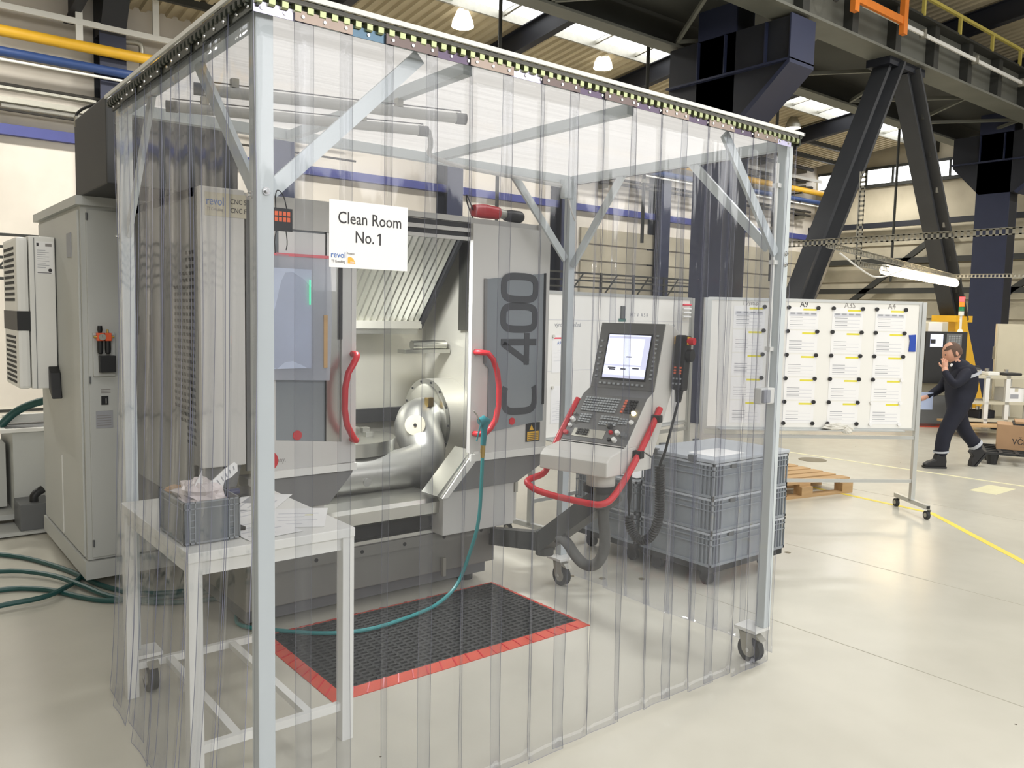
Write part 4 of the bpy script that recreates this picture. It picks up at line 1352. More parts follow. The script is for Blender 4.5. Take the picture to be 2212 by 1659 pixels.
for u, v, r, mm_, h in ((.90, .66, .012, 'amber', .012), (.92, .47, .013, 'white', .010), (.06, .40, .014, 'white', .018), (.05, .28, .012, 'white', .010), (.70, .22, .011, 'red', .012),
                        (.80, .22, .013, 'white', .018), (.90, .18, .016, 'machine_dark', .02), (.72, .07, .010, 'black', .012), (.80, .07, .013, 'white', .018), (.05, .53, .009, 'chrome', .012), (.04, .12, .014, 'red', .012)):
    MB().cyl(LO(u, v, .004), LO(u, v, .004 + h), r, r * .8, n=14).build('knob', M_[mm_], t, True, world=False)
MB().tube([LO(.62, .33, .004), LO(.63, .33, .02), LO(.64, .31, .03)], .005, 6).build('key_switch', M_['chrome'], t, world=False)
MB().cyl(LO(.66, .30, .02), LO(.70, .30, .024), .012, n=12).build('key_fob', M_['black'], t, world=False)
# rails
y_ = lambda k: k * SC
rp = [(.012, y_(.53), pz(1.14)), (.022, y_(.40), pz(1.03)), (.022, y_(.28), pz(.90)), (.022, y_(.06), pz(.71)), (.0, y_(-.02), pz(.675)), (-.06, y_(-.05), pz(.672)),
      (-.36, y_(-.05), pz(.672)), (-.46, y_(-.02), pz(.69)), (w0 - .03, y_(.08), pz(.74)), (w0 - .022, y_(.15), pz(.85)), (w0 - .022, y_(.25), pz(1.0)), (w0 - .02, y_(.41), pz(1.17))]
rp = [(.014, y_(.537), pz(1.137)), (.022, y_(.42), pz(1.03)), (.024, y_(.22), pz(.85)), (.024, y_(.03), pz(.715)), (.0, y_(-.03), pz(.685)), (-.06, y_(-.045), pz(.683)),
      (-.33, y_(-.06), pz(.70)), (w0 - .045, y_(-.05), pz(.735)), (w0 - .055, y_(-.01), pz(.75)), (w0 - .03, y_(.09), pz(.765)), (w0 - .016, y_(.11), pz(.81)), (w0 - .016, y_(.15), pz(.905)), (w0 - .016, y_(.40), pz(1.166))]
MB().tube(rp, .0155, 12, 2).build('guard_rail', M_['red'], t, True, world=False)
for k, z in ((.485, 1.085), (.285, .91)):
    MB().box(-.005, .045, y_(k) - .018, y_(k) + .018, pz(z) - .018, pz(z) + .018).build('rail_clip', M_['black'], t, bevel=.004, world=False)
# boss, arm
cxl = w0 / 2
MB().cyl((cxl + .03, y_(.24), pz(.725)), (cxl + .03, y_(.24), pz(.815)), .07, n=24).build('swivel_boss', M_['shell'], t, True, world=False)
MB().cyl((cxl + .03, y_(.24), pz(.69)), (cxl + .03, y_(.24), pz(.725)), .085, n=24).build('swivel_ring', M_['black'], t, True, world=False)
rot = Matrix.Rotation(RZ, 4, 'Z')
inv = (Matrix.Translation((PAX, PAY, 0)) @ rot).inverted()
end_w = (Matrix.Translation((PAX, PAY, 0)) @ rot) @ Vector((cxl + .03, y_(.24), pz(.67)))
M_['arm'] = mat('dark_arm_paint', (66, 67, 66), .5, 0, .04)
MB().beam(end_w + Vector((.03, -.05, .02)), (2.04, 1.12, .40), .085, .10).build('arm', M_['arm'], t)
MB().beam((2.045, 1.08, .415), (2.20, 1.80, .26), .085, .10).build('arm', M_['arm'], t)
MB().cyl((2.04, 1.10, .34), (2.04, 1.10, .47), .05, n=16).build('arm_joint', M_['arm'], t)
MB().cyl(end_w + Vector((0, 0, -.06)), end_w + Vector((0, 0, .03)), .06, n=18).build('arm_head', M_['arm'], t)
MB().tube([end_w + Vector((.05, -.02, .03)), (1.97, .60, .70), (1.99, .585, .52), (1.98, .62, .42), (1.95, .67, .395), (1.95, .75, .42), (1.97, .86, .49), (2.02, 1.0, .46), (2.05, 1.10, .44)], .028, 12, 2).build('cable_sleeve', mat('woven_sleeve', (84, 84, 82), .8, 0, .1, 40), t, True)
# hand wheel pendant on the right side of the console
ph = thing('hand_wheel', 'black hand-held control box with yellow stop button, hung on the console', 'pendant', (PAX, PAY, 0), RZ)
hp = [(.735, 1.54), (.702, 1.232)]
c0, c1 = (Vector((.045, y_(.70), pz(1.232))), Vector((.045, y_(.735), pz(1.545))))
hb = MB().beam(c0, c1, .062, .072, (0, 1, 0)).build('pendant_body', M_['black'], ph, bevel=.012, world=False)
MB().beam(c0 + (c1 - c0) * .83, c0 + (c1 - c0) * .97, .075, .05, (0, 1, 0)).build('stop_plate', M_['yellow'], ph, world=False)
sbx = c0 + (c1 - c0) * .9
MB().cyl(sbx + Vector((.03, -.01, 0)), sbx + Vector((.065, -.012, 0)), .018, n=16).build('stop_button', M_['red'], ph, True, world=False)
wh = c0 + (c1 - c0) * .64
MB().cyl(wh + Vector((.03, 0, 0)), wh + Vector((.055, 0, 0)), .032, n=20).build('wheel', M_['black'], ph, True, world=False)
for r in range(3):
    for c in range(2):
        q = c0 + (c1 - c0) * (.32 + r * .05) + Vector((-.014 + c * .028, -.042, 0))
        MB().box(q.x - .005, q.x + .005, q.y - .002, q.y + .008, q.z - .004, q.z + .004).build('pendant_key', M_['key_or'], ph, world=False)
for r in range(2):
    for c in range(3):
        q = c0 + (c1 - c0) * (.13 + r * .09) + Vector((-.018 + c * .018, -.042, 0))
        MB().box(q.x - .004, q.x + .004, q.y - .002, q.y + .008, q.z - .004, q.z + .004).build('pendant_key', M_['key'], ph, world=False)
cw = (Matrix.Translation((PAX, PAY, 0)) @ rot) @ c0
MB().tube([cw, cw + Vector((-.005, 0, -.06))], [.022, .014], 10).build('cord_boot', M_['black'], ph)
# coiled cord
core = [cw + Vector((-.005, 0, -.06)), Vector((2.36, .53, 1.02)), Vector((2.355, .545, .95)), Vector((2.33, .55, .90)), Vector((2.345, .565, .88))]
MB().tube(core, .007, 8, 1).build('cord', M_['black'], ph, True)
axis = [Vector((2.345, .565, .885)), Vector((2.35, .56, .72)), Vector((2.35, .56, .60)), Vector((2.34, .60, .50)), Vector((2.33, .66, .465)), Vector((2.33, .72, .49)), Vector((2.33, .755, .56)), Vector((2.33, .755, .585))]
fine = axis
for _ in range(4):
    q = [fine[0]]
    for i in range(len(fine) - 1):
        q += [fine[i] * .75 + fine[i + 1] * .25, fine[i] * .25 + fine[i + 1] * .75]
    fine = q + [fine[-1]]
dist = [0]
for i in range(1, len(fine)):
    dist.append(dist[-1] + (fine[i] - fine[i - 1]).length)
coil = []
turns = 46
Ltot = dist[-1]
i = 0
for s_ in range(turns * 8 + 1):
    d_ = Ltot * s_ / (turns * 8)
    while i < len(dist) - 2 and dist[i + 1] < d_:
        i += 1
    f_ = (d_ - dist[i]) / max(1e-9, dist[i + 1] - dist[i])
    p = fine[i].lerp(fine[i + 1], f_)
    dr = (fine[min(i + 1, len(fine) - 1)] - fine[max(0, i - 1)]).normalized()
    e1 = Vector((1, 0, 0)) - dr * dr.x
    e1.normalize()
    e2 = dr.cross(e1)
    a = 2 * PI * s_ / 8
    coil.append(p + (e1 * math.cos(a) + e2 * math.sin(a)) * .021)
MB().tube(coil, .0062, 6).build('coiled_cord', M_['black'], ph, True)
MB().tube([(2.33, .755, .585), (2.335, .76, .66), (2.335, .76, .76), (2.33, .76, .86)], [.006, .006, .006, .012], 8, 1).build('cord', M_['black'], ph, True)
# ================================================================ things in the booth
t = thing('floor_mat', 'black rubber grid mat with orange red border in front of the machine', 'mat', (1.39, 1.26, 0))
mx0, mx1, my0, my1 = .648, 2.138, .83, 1.692
MB().box(mx0 + .05, mx1 - .05, my0 + .05, my1 - .05, 0, .006).build('mat_base', M_['darkgap'], t)
bar_x = MB().box(mx0 + .05, mx1 - .05, 0, .014, .006, .02).mesh('grid_bar', M_['matrub'])
bar_y = MB().box(0, .014, my0 + .05, my1 - .05, .006, .02).mesh('grid_bar', M_['matrub'])
for k in range(23):
    put('grid_bar', bar_x, t).location = (0, my0 + .05 + k * .0338, 0)
for k in range(29):
    put('grid_bar', bar_y, t).location = (mx0 + .05 + k * .0492, 0, 0)
h = .022
for c in (((mx0, my0), (mx1, my0), (mx1 - .05, my0 + .05), (mx0 + .05, my0 + .05)), ((mx1, my0), (mx1, my1), (mx1 - .05, my1 - .05), (mx1 - .05, my0 + .05)),
          ((mx1, my1), (mx0, my1), (mx0 + .05, my1 - .05), (mx1 - .05, my1 - .05)), ((mx0, my1), (mx0, my0), (mx0 + .05, my0 + .05), (mx0 + .05, my1 - .05))):
    b = [(*c[0], .003), (*c[1], .003), (*c[2], h), (*c[3], h)] + [(*p, 0) for p in c]
    s = MB().add(b, [(0, 1, 2, 3), (7, 6, 5, 4), (0, 4, 5, 1), (1, 5, 6, 2), (2, 6, 7, 3), (3, 7, 4, 0)]).build('border_strip', M_['redbord'], t)
    p0, p1, q0, q1 = Vector(b[0]), Vector(b[1]), Vector(b[3]), Vector(b[2])
    n = int((p1 - p0).length / .075)
    for k in range(1, n):
        a_, b_ = p0.lerp(p1, k / n), q0.lerp(q1, k / n)
        MB().beam(a_ + Vector((0, 0, .001)), b_ + Vector((0, 0, .001)), .006, .003).build('border_rib', M_['red'], s)

t = thing('work_table', 'white steel table with H-shaped stretcher inside the left booth corner', 'table', (.28, .98, 0))
tx0, tx1, ty0, ty1, tz = -.03, .585, .53, 1.42, .83
MB().box(tx0, tx1, ty0, ty1, tz - .035, tz).build('table_top', M_['white'], t, bevel=.003)
for x in (tx0, tx1 - .05):
    for y in (ty0 + .005, ty1 - .055):
        MB().box(x + .002, x + .048, y, y + .05, 0, tz - .035).build('leg', M_['white'], t)
for y in (ty0 + .02, ty1 - .045):
    MB().box(tx0 + .048, tx1 - .048, y, y + .02, tz - .085, tz - .037).build('apron', M_['white'], t)
    MB().box(tx0 + .048, tx1 - .048, y, y + .025, .115, .145).build('stretcher', M_['white'], t)
for x in (tx0 + .015, tx1 - .035):
    MB().box(x, x + .02, ty0 + .055, ty1 - .055, tz - .085, tz - .037).build('apron', M_['white'], t)
for x in (.13, .40):
    MB().box(x, x + .03, ty0 + .045, ty1 - .045, .117, .143).build('stretcher', M_['white'], t)

# open grey euro bin on the table
t = thing('euro_bin', 'small open grey plastic bin full of plastic film on the table', 'bin', (.08, .76, tz))
bx0, bx1, by0, by1, bz0, bz1 = -.018, .178, .615, .90, tz + .006, tz + .152
m = MB()
for (a, b, c, d) in ((bx0 + .004, bx1 - .004, by0 + .004, by0 + .008), (bx0 + .004, bx1 - .004, by1 - .008, by1 - .004), (bx0 + .004, bx0 + .008, by0 + .008, by1 - .008), (bx1 - .008, bx1 - .004, by0 + .008, by1 - .008)):
    MB().box(a, b, c, d, bz0, bz1).build('bin_wall', M_['crate'], t)
MB().box(bx0 + .01, bx1 - .01, by0 + .01, by1 - .01, tz, bz0 + .004).build('bin_floor', M_['crate'], t)
for z0, z1 in ((bz1 - .005, bz1), (bz1 - .026, bz1 - .022), (bz0, bz0 + .006)):
    for (a, b, c, d) in ((bx0, bx1, by0, by0 + .006), (bx0, bx1, by1 - .006, by1), (bx0, bx0 + .006, by0, by1), (bx1 - .006, bx1, by0, by1)):
        MB().box(a, b, c, d, z0, z1).build('bin_rim', M_['crate_lt'], t)
for x in (bx0, bx0 + .020, bx0 + .038, bx1 - .042, bx1 - .024, bx1 - .004):
    MB().box(x, x + .0035, by0, by0 + .006, bz0, bz1).build('bin_rib', M_['crate_lt'], t)
for x in (bx0 + .021, bx1 - .040):
    for k in range(5):
        z = bz0 + .014 + k * .022
        MB().box(x, x + .018, by0 + .001, by0 + .005, z, z + .003).build('bin_rib', M_['crate_lt'], t)
for y in (by0 + .0, by0 + .04, by1 - .045, by1 - .004):
    MB().box(bx0, bx0 + .006, y, y + .004, bz0, bz1).build('bin_rib', M_['crate'], t)


def crumple(name, c, r, sq, m, parent, seed, amp=.3, flat=0):
    rn = random.Random(seed)
    b = MB().ball((0, 0, 0), 1, 18, 12)
    from mathutils import noise
    vs = []
    for v in b.v:
        p = Vector(v)
        d = 1 + amp * noise.noise(p * 2.1 + Vector((seed, 0, 0))) + amp * .6 * noise.noise(p * 5.3 + Vector((0, seed, 0)))
        p = p * d
        vs.append((c[0] + p.x * r * sq[0], c[1] + p.y * r * sq[1], c[2] + max(p.z, -.9 + flat) * r * sq[2]))
    b.v = vs
    return b.build(name, m, parent)


t = thing('plastic_film', 'crumpled clear plastic bag sticking out of the grey table bin', 'plastic bag', (.08, .76, .98))
crumple('film_bulk', (.085, .76, .975), .085, (.95, 1.3, .62), mat('pinkish_film', (222, 212, 212), .25, 0, .06, 9, .3), t, 4)
MB().add([(.03, .70, .97), (.055, .71, 1.03), (.075, .70, 1.075), (.07, .72, 1.02), (.09, .73, .99)], [(0, 1, 4), (1, 2, 3), (1, 3, 4)]).add([(.03, .705, .968), (.055, .716, 1.028), (.075, .706, 1.073), (.09, .737, .986)], [(0, 3, 1), (1, 3, 2)]).build('film_tip', M_['paper'], t)
fl_ = MB().prism([(.10, .985), (.115, 1.02), (.165, 1.062), (.20, 1.085), (.212, 1.075), (.213, 1.05), (.19, 1.03), (.165, 1.02), (.155, .985)], 'y', .735, .741).build('film_flap', M_['paper'], t)
for k in range(5):
    MB().prism([(.135 + k * .015, 1.025 + k * .011), (.139 + k * .015, 1.026 + k * .011), (.150 + k * .013, 1.008 + k * .012), (.146 + k * .013, 1.007 + k * .012)], 'y', .7338, .735).build('flap_print', M_['print'], fl_)
t = thing('kraft_paper', 'torn brown cardboard piece in the back of the table bin', 'cardboard', (.04, .86, .97))
crumple('torn_card', (.035, .865, .982), .03, (1.4, .7, .5), M_['card'], t, 9)

# papers and folder on the table
for i, (x, y, a, w, hh, lab) in enumerate(((.30, 1.02, .3, .21, .297, 'printed drawing sheet lying at the middle of the white table'), (.47, .78, -.5, .21, .297, 'white form sheet with yellow marks near the front table edge'),
                                           (.44, 1.12, .9, .297, .21, 'landscape printed sheet with grey table near the machine'), (.28, .72, .1, .21, .297, 'loose paper sheet in front of the bin corner'))):
    t = thing('paper_sheet', lab, 'paper', (x, y, tz), a, 'papers on the white table')
    MB().box(-w / 2, w / 2, -hh / 2, hh / 2, .0003 + i * .0008, .001 + i * .0008).build('sheet', M_['paper'], t, world=False)
    z = .0012 + i * .0008
    for k in range(4):
        MB().box(-w * .4, w * (.35 if k % 2 else .1), hh * (-.35 + .18 * k), hh * (-.31 + .18 * k), z - .0003, z).build('print_line', M_['print_lt'], t, world=False)
    if i in (0, 2):
        MB().box(-w * .1, w * .38, -hh * .1, hh * .3, z - .0003, z + .0001).build('print_block', M_['print'], t, world=False)
    else:
        MB().box(w * .1, w * .25, hh * .1, hh * .14, z - .0003, z + .0001).build('highlight', M_['yellow_mark'], t, world=False)
t = thing('ring_binder', 'black binder with glossy dark blue edge behind the table bin', 'binder', (.30, 1.30, tz))
MB().box(.12, .50, 1.24, 1.39, tz, tz + .018).build('binder_body', M_['black'], t, bevel=.003)
MB().cyl((.13, 1.235, tz + .032), (.40, 1.235, tz + .032), .013, n=12).build('rolled_edge', mat('dark_blue_gloss', (36, 44, 84), .1, 0, .05), t, True)
t = thing('cable_plug', 'small black plug lying beside the table bin', 'plug', (.205, .72, tz))
MB().tube([(.19, .72, tz + .012), (.21, .72, tz + .013), (.232, .71, tz + .009)], [.011, .013, .006], 10).build('plug_body', M_['black'], t, True)

# small hanging notice on the corner post
t = thing('hanging_notice', 'small black notice with orange print hanging by a cord on the corner post', 'notice', (.075, .03, 1.86))
MB().box(.052, .108, .010, .016, 1.862, 1.925).build('notice_board', M_['black'], t)
M_['orange_print'] = mat('orange_print', (226, 104, 62), .6, 0, .1, 30)
for k in range(2):
    for j in range(4):
        MB().box(.056 + j * .012, .065 + j * .012, .0092, .010, 1.888 + k * .016, 1.900 + k * .016).build('notice_print', M_['orange_print'], t)
MB().tube([(.060, .012, 1.925), (.053, -.002, 1.96), (.060, -.002, 1.975), (.080, .004, 1.96), (.092, .012, 1.925)], .0016, 6, 2).build('cord', M_['black'], t)
MB().tube([(.062, .012, 1.862), (.056, .012, 1.84), (.058, .012, 1.80)], .0014, 6, 1).build('cord', M_['black'], t)
MB().tube([(.090, .012, 1.862), (.094, .012, 1.83), (.090, .012, 1.81)], .0014, 6, 1).build('cord', M_['black'], t)

# ================================================================ crates right of the booth


def crate(x0, y0, z0, label, w=.78, d=.58, hgt=.208):
    t = thing('storage_crate', label, 'crate', (x0 + w / 2, y0 + d / 2, z0), 0, 'grey stacked crates beside the booth')
    m = M_['crate_lt']
    MB().box(x0 + .012, x0 + w - .012, y0 + .012, y0 + d - .012, z0, z0 + hgt - .004).build('crate_body', m, t)
    for za, zb in ((.0, .016), (hgt * .62, hgt * .62 + .006), (hgt * .80, hgt * .80 + .006), (hgt - .014, hgt)):
        for (a, b, c, e) in ((x0, x0 + w, y0, y0 + .012), (x0, x0 + .012, y0, y0 + d), (x0, x0 + w, y0 + d - .012, y0 + d), (x0 + w - .012, x0 + w, y0, y0 + d)):
            MB().box(a, b, c, e, z0 + za, z0 + zb).build('crate_rib', M_['lid'] if zb > .19 else m, t)
    for x in (0, .03, .06, .09, w * .5, w - .10, w - .07, w - .04, w - .008):
        MB().box(x0 + x, x0 + x + .006, y0 + .001, y0 + .012, z0, z0 + hgt - .01).build('crate_rib', m, t)
    for y in (0, .03, .06, .09, d * .5, d - .10, d - .07, d - .04, d - .008):
        MB().box(x0 + .001, x0 + .012, y0 + y, y0 + y + .006, z0, z0 + hgt - .01).build('crate_rib', m, t)
    MB().box(x0 + w * .22, x0 + w * .22 + .05, y0 - .002, y0 + .01, z0 + hgt * .82, z0 + hgt * .95).build('latch', M_['machine_dark'], t)
    return t


def dolly(x0, y0, label):
    t = thing('crate_dolly', label, 'dolly', (x0, y0, 0), 0, 'black dollies under the crates')
    MB().box(x0, x0 + .76, y0, y0 + .56, .10, .14).build('dolly_frame', M_['dark'], t)
    for dx in (.08, .68):
        for dy in (.08, .48):
            w = MB().cyl((x0 + dx - .015, y0 + dy, .045), (x0 + dx + .015, y0 + dy, .045), .045, n=16).build('wheel', M_['black'], t)
            MB().box(x0 + dx - .02, x0 + dx + .02, y0 + dy - .03, y0 + dy + .03, .085, .10).build('wheel_fork', M_['black'], t)


dolly(3.13, .82, 'black dolly under the taller crate stack')
dolly(3.13, 1.44, 'black dolly under the shorter crate stack')
for k, n_ in enumerate(('bottom', 'middle', 'top')):
    top_crate = crate(3.12, .81, .14 + k * .212, 'grey plastic crate, %s one of the taller stack right of the console' % n_)
t = top_crate
t = MB().box(3.115, 3.905, .805, 1.395, .776, .80).build('lid', M_['lid'], t, bevel=.006)
for y in (.95, 1.25):
    MB().box(3.105, 3.13, y, y + .05, .77, .81).build('hinge', M_['machine_dark'], t)
for x in (3.3, 3.65):
    MB().box(x, x + .05, 1.385, 1.405, .77, .81).build('hinge', M_['machine_dark'], t)
t = thing('paper_sheet', 'white paper sheet lying on the pale crate lid', 'paper', (3.35, 1.0, .80))
MB().box(3.22, 3.52, .88, 1.09, .8, .8012).build('sheet', M_['paper'], t)
for k in range(2):
    crate(3.12, 1.43, .14 + k * .212, 'grey plastic crate, %s one of the shorter stack behind the console' % ('lower', 'upper')[k])
t = thing('paper_sheet', 'bright white paper on top of the shorter crate stack', 'paper', (3.4, 1.7, .564))
MB().box(3.2, 3.6, 1.5, 1.79, .5635, .565).build('sheet', M_['paper'], t)
t = thing('cardboard_box', 'flat open cardboard box behind the crates under the whiteboard', 'box', (4.4, 1.95, 0))
MB().box(4.05, 4.75, 1.5, 2.0, .0, .52).build('box_body', M_['card'], t)
MB().add([(4.05, 1.5, .52), (4.75, 1.5, .52), (4.75, 1.36, .60), (4.05, 1.36, .60), (4.05, 1.5, .525), (4.75, 1.5, .525), (4.75, 1.36, .606), (4.05, 1.36, .606)], [(0, 1, 2, 3), (7, 6, 5, 4), (0, 4, 5, 1), (2, 6, 7, 3), (0, 3, 7, 4), (1, 5, 6, 2)]).build('box_flap', M_['card'], t)

# ================================================================ whiteboards
M_['board'] = mat('whiteboard', (236, 235, 230), .25, 0, .01)
M_['alu'] = mat('aluminium_profile', (196, 198, 196), .35, .5, .02)


def whiteboard(label, loc, rotz, L, casters=True):
    t = thing('whiteboard', label, 'whiteboard', loc, rotz)
    kw = dict(world=False)
    MB().box(.02, L - .02, -.008, .008, .735, 1.81).build('board_panel', M_['board'], t, **kw)
    MB().box(.0, L, -.014, .014, 1.80, 1.825).build('board_frame', M_['alu'], t, **kw)
    MB().box(.0, L, -.014, .014, .72, .74).build('board_frame', M_['alu'], t, **kw)
    for x in (0, L - .025):
        MB().box(x, x + .025, -.013, .013, .74, 1.80).build('board_frame', M_['alu'], t, **kw)
    MB().box(.12, L - .12, .012, .07, .715, .725).build('pen_tray', M_['alu'], t, **kw)
    for x in (-.035, L):
        u = MB().box(x, x + .035, -.02, .02, .10, 1.82).build('upright', M_['alu'], t, **kw)
        MB().box(x, x + .035, -.25, .25, .085, .12).build('foot', M_['alu'], t, **kw)
        for y in (-.235, .235):
            MB().box(x + .002, x + .033, y + (.012 if y > 0 else -.016), y + (.016 if y > 0 else -.012), .09, .116).build('foot_cap', M_['black'], t, **kw)
            w = MB().cyl((x + .005, y, .036), (x + .03, y, .036), .036, n=20).build('caster_wheel', M_['dark'], t, True, world=False)
            MB().cyl((x + .002, y, .036), (x + .033, y, .036), .02, n=14).build('wheel_hub', M_['galv'], w, True, world=False)
            MB().prism([(y - .025, .085), (y + .03, .085), (y + .012, .036), (y - .012, .036)], 'x', x - .001, x + .003).build('caster_fork', M_['galv'], t, **kw)
    for z in (.645, .265):
        MB().box(0, L, -.012, .012, z, z + .028).build('cross_rail', M_['alu'], t, **kw)
    return t


RX, UPZ = (-1, 0, 0), (0, 0, 1)
phi = math.radians(146)
wb1 = whiteboard('mobile whiteboard with columns A9, A3S and A4 of pinned forms', (6.237, 1.09, 0), phi, 1.86)
for s_, x in (('A4', .27), ('A3S', .64), ('A9', 1.04), ('I Výstup', 1.5)):
    text('handwriting', s_, .075 if len(s_) < 4 else .05, M_['ink'] if s_ == 'A9' else M_['ink_grey'], wb1, (x, .0085, 1.785 - .005), RX, UPZ, world=False, sx=.8)
magnet_me = MB().cyl((0, 0, 0), (0, .012, 0), .0165, n=18).mesh('magnet_disc', M_['magnet'], True)
magnet_w = MB().cyl((0, 0, 0), (0, .012, 0), .015, n=18).mesh('magnet_disc', M_['paper'], True)
COLN = ['A4', 'A3S', 'A9', 'leftmost']
Rw = Matrix.Translation((6.237, 1.09, 0)) @ Matrix.Rotation(phi, 4, 'Z')
sheet_me = MB().box(-.135, .135, .0086, .0094, -.187, 0).mesh('sheet', M_['paper'])
hl_me = MB().box(-.115, 0, .0094, .0098, -.028, -.012).mesh('yellow_field', M_['yellow_mark'])
ln_me = MB().box(-.11, .11, .0094, .0097, 0, .0035).mesh('form_line', M_['print_lt'])
ln2_me = MB().box(.0, .11, .0094, .0097, 0, .005).mesh('form_line', M_['print'])
bx_me = MB().box(-.02, .02, .0094, .0098, 0, .014).mesh('form_box', M_['print'])
band_me = MB().box(-.12, .12, .0094, .0096, 0, .03).mesh('form_band', M_['print_lt'])
for c, x in enumerate((.275, .655, 1.045, 1.51)):
    for r in range(5):
        z = 1.757 - r * .199
        p = Rw @ Vector((x, 0, z))
        lab = 'pinned form sheet, %s from the top in the %s column' % (ORD[r], COLN[c])
        t = thing('form_sheet', lab, 'paper', p, phi, 'forms pinned on the A9 A3S A4 whiteboard')
        share('sheet', sheet_me, t)
        share('yellow_field', hl_me, t)
        if r == 0:
            share('form_band', band_me, t, (0, 0, -.075))
            for q in (-.09, -.03, .03, .09):
                share('form_box', bx_me, t, (q, 0, -.06))
        for q in range(6):
            share('form_line', ln2_me if q % 2 else ln_me, t, (0, 0, -.165 + q * .0155))
        for sx_ in (-.128, .128):
            if c == 3 and sx_ > 0:
                continue
            white = (c == 0 and r >= 3 and (r > 3 or sx_ < 0))
            o = tag(bpy.data.objects.new('board_magnet', magnet_w if white else magnet_me),
                    'round %s magnet at the %s top corner of the %s sheet in column %s' % ('white' if white else 'black', 'right' if sx_ < 0 else 'left', ORD[r], COLN[c]), 'magnet', 'magnets on the A9 A3S A4 whiteboard')
            COL.objects.link(o)
            o.location = Rw @ Vector((x + sx_, .0096, z - .004))
            o.rotation_euler = (0, 0, phi)
    for sx_ in (-.128, .128):
        if c == 3:
            continue
        o = tag(bpy.data.objects.new('board_magnet', magnet_w if c == 0 else magnet_me), 'round %s magnet at the %s foot of column %s' % ('white' if c == 0 else 'black', 'right' if sx_ < 0 else 'left', COLN[c]), 'magnet', 'magnets on the A9 A3S A4 whiteboard')
        COL.objects.link(o)
        o.location = Rw @ Vector((x + sx_, .0096, 1.757 - 4 * .199 - .187))
        o.rotation_euler = (0, 0, phi)
t = thing('blue_marker_holder', 'blue plastic tag stuck at the right edge of the A4 column', 'tag', Rw @ Vector((.07, 0, 1.47)), phi)
MB().prism([(.04, 1.40 - 1.47), (.10, 1.40 - 1.47), (.095, 1.49 - 1.47), (.105, 1.54 - 1.47), (.045, 1.545 - 1.47)], 'y', .0085, .016).build('tag_body', mat('blue_plastic', (30, 70, 170), .4, 0, .03), t, world=False).location = (-.07, 0, 0)
t = thing('wiping_cloth', 'crumpled white cloth lying on the pen tray of the whiteboard', 'cloth', Rw @ Vector((.72, .04, .725)), phi)
crumple('cloth_bulk', (0, .0, .025), .07, (1.6, .5, .42), M_['cloth'], t, 12, .4).matrix_parent_inverse = Matrix()
crumple('cloth_fold', (-.1, .01, -.0), .05, (1.1, .5, .7), M_['cloth'], t, 15, .4).matrix_parent_inverse = Matrix()

r2 = math.radians(185.4)
wb2 = whiteboard('mobile whiteboard with handwriting behind the control console', (4.92, 2.50, 0), r2, 1.95)
MB().box(.95, 1.0, .009, .02, 1.63, 1.73).build('board_eraser', M_['machine_dark'], wb2, world=False)
MB().box(.93, 1.02, .009, .012, 1.605, 1.63).build('board_tag', mat('green_tag', (80, 120, 116), .6), wb2, world=False)
for z in (1.61, 1.23):
    MB().box(.04, 1.92, .0085, .0089, z, z + .0035).build('ruled_line', M_['print_lt'], wb2, world=False)
for x in (.55, 1.28):
    MB().box(x, x + .003, .0085, .0089, .80, 1.61).build('ruled_line', M_['print_lt'], wb2, world=False)
for s_, x, z in (('Vesmír', .30, 1.575), ('Pok. A', 1.15, 1.575), ('novaly', .85, 1.575), ('výroby konečná', 1.62, 1.575), ('M T V  A S R', .75, 1.66)):
    text('handwriting', s_, .045, M_['print'], wb2, (x, .0088, z), RX, UPZ, world=False)
R2 = Matrix.Translation((4.92, 2.50, 0)) @ Matrix.Rotation(r2, 4, 'Z')
for (x, z, lab, red) in ((1.68, 1.50, 'portrait sheet with red heading on the second whiteboard, upper one', True), (1.68, 1.12, 'portrait table sheet on the second whiteboard, lower one', False)):
    t = thing('notice_sheet', lab, 'paper', R2 @ Vector((x, 0, z)), r2)
    MB().box(-.11, .11, .0086, .0096, -.28, 0).build('sheet', M_['paper'], t, world=False)
    if red:
        MB().box(-.09, .09, .0096, .01, -.03, -.018).build('red_heading', M_['ink_red'], t, world=False)
        text('sheet_text', 'A9-01/40', .035, M_['ink_blue'], t, (-.01, .0098, -.06), RX, UPZ, world=False)
    for k in range(6 if red else 10):
        MB().box(-.09, .09 if k % 2 else .05, .0096, .01, -.12 - k * .015, -.117 - k * .015).build('print_line', M_['print_lt'], t, world=False)
    for sx_ in (-.1, .1):
        MB().cyl((sx_, .0096, -.01), (sx_, .02, -.01), .013, n=12).build('pin_magnet', M_['cloth'], t, world=False)
for k in range(4):
    tag(MB().cyl((0, 0, 0), (.10, 0, 0), .009, n=8).build('board_marker', M_['paper'] if k else M_['ink_red']), 'marker pen clipped at the right of the second whiteboard, %s from the top' % ORD[k], 'marker', 'markers on the second whiteboard').location = R2 @ Vector((.14, .02, 1.76 - k * .035))

# wooden pallet
t = thing('wooden_pallet', 'pale wooden pallet on the floor beside the whiteboard', 'pallet', (6.1, 2.35, 0), math.radians(-12))
for y in (-.38, 0, .38):
    MB().box(-.6, .6, y - .05, y + .05, 0, .022).build('bottom_board', M_['wood'], t, world=False)
    for x in (-.53, 0, .53):
        MB().box(x - .07, x + .07, y - .05, y + .05, .022, .10).build('block', M_['wood'], t, world=False)
for x in (-.53, 0, .53):
    MB().box(x - .07, x + .07, -.4, .4, .10, .122).build('cross_board', M_['wood'], t, world=False)
for y in (-.33, -.16, 0, .16, .33):
    MB().box(-.6, .6, y - .06, y + .06, .122, .144).build('deck_board', M_['wood'], t, world=False)

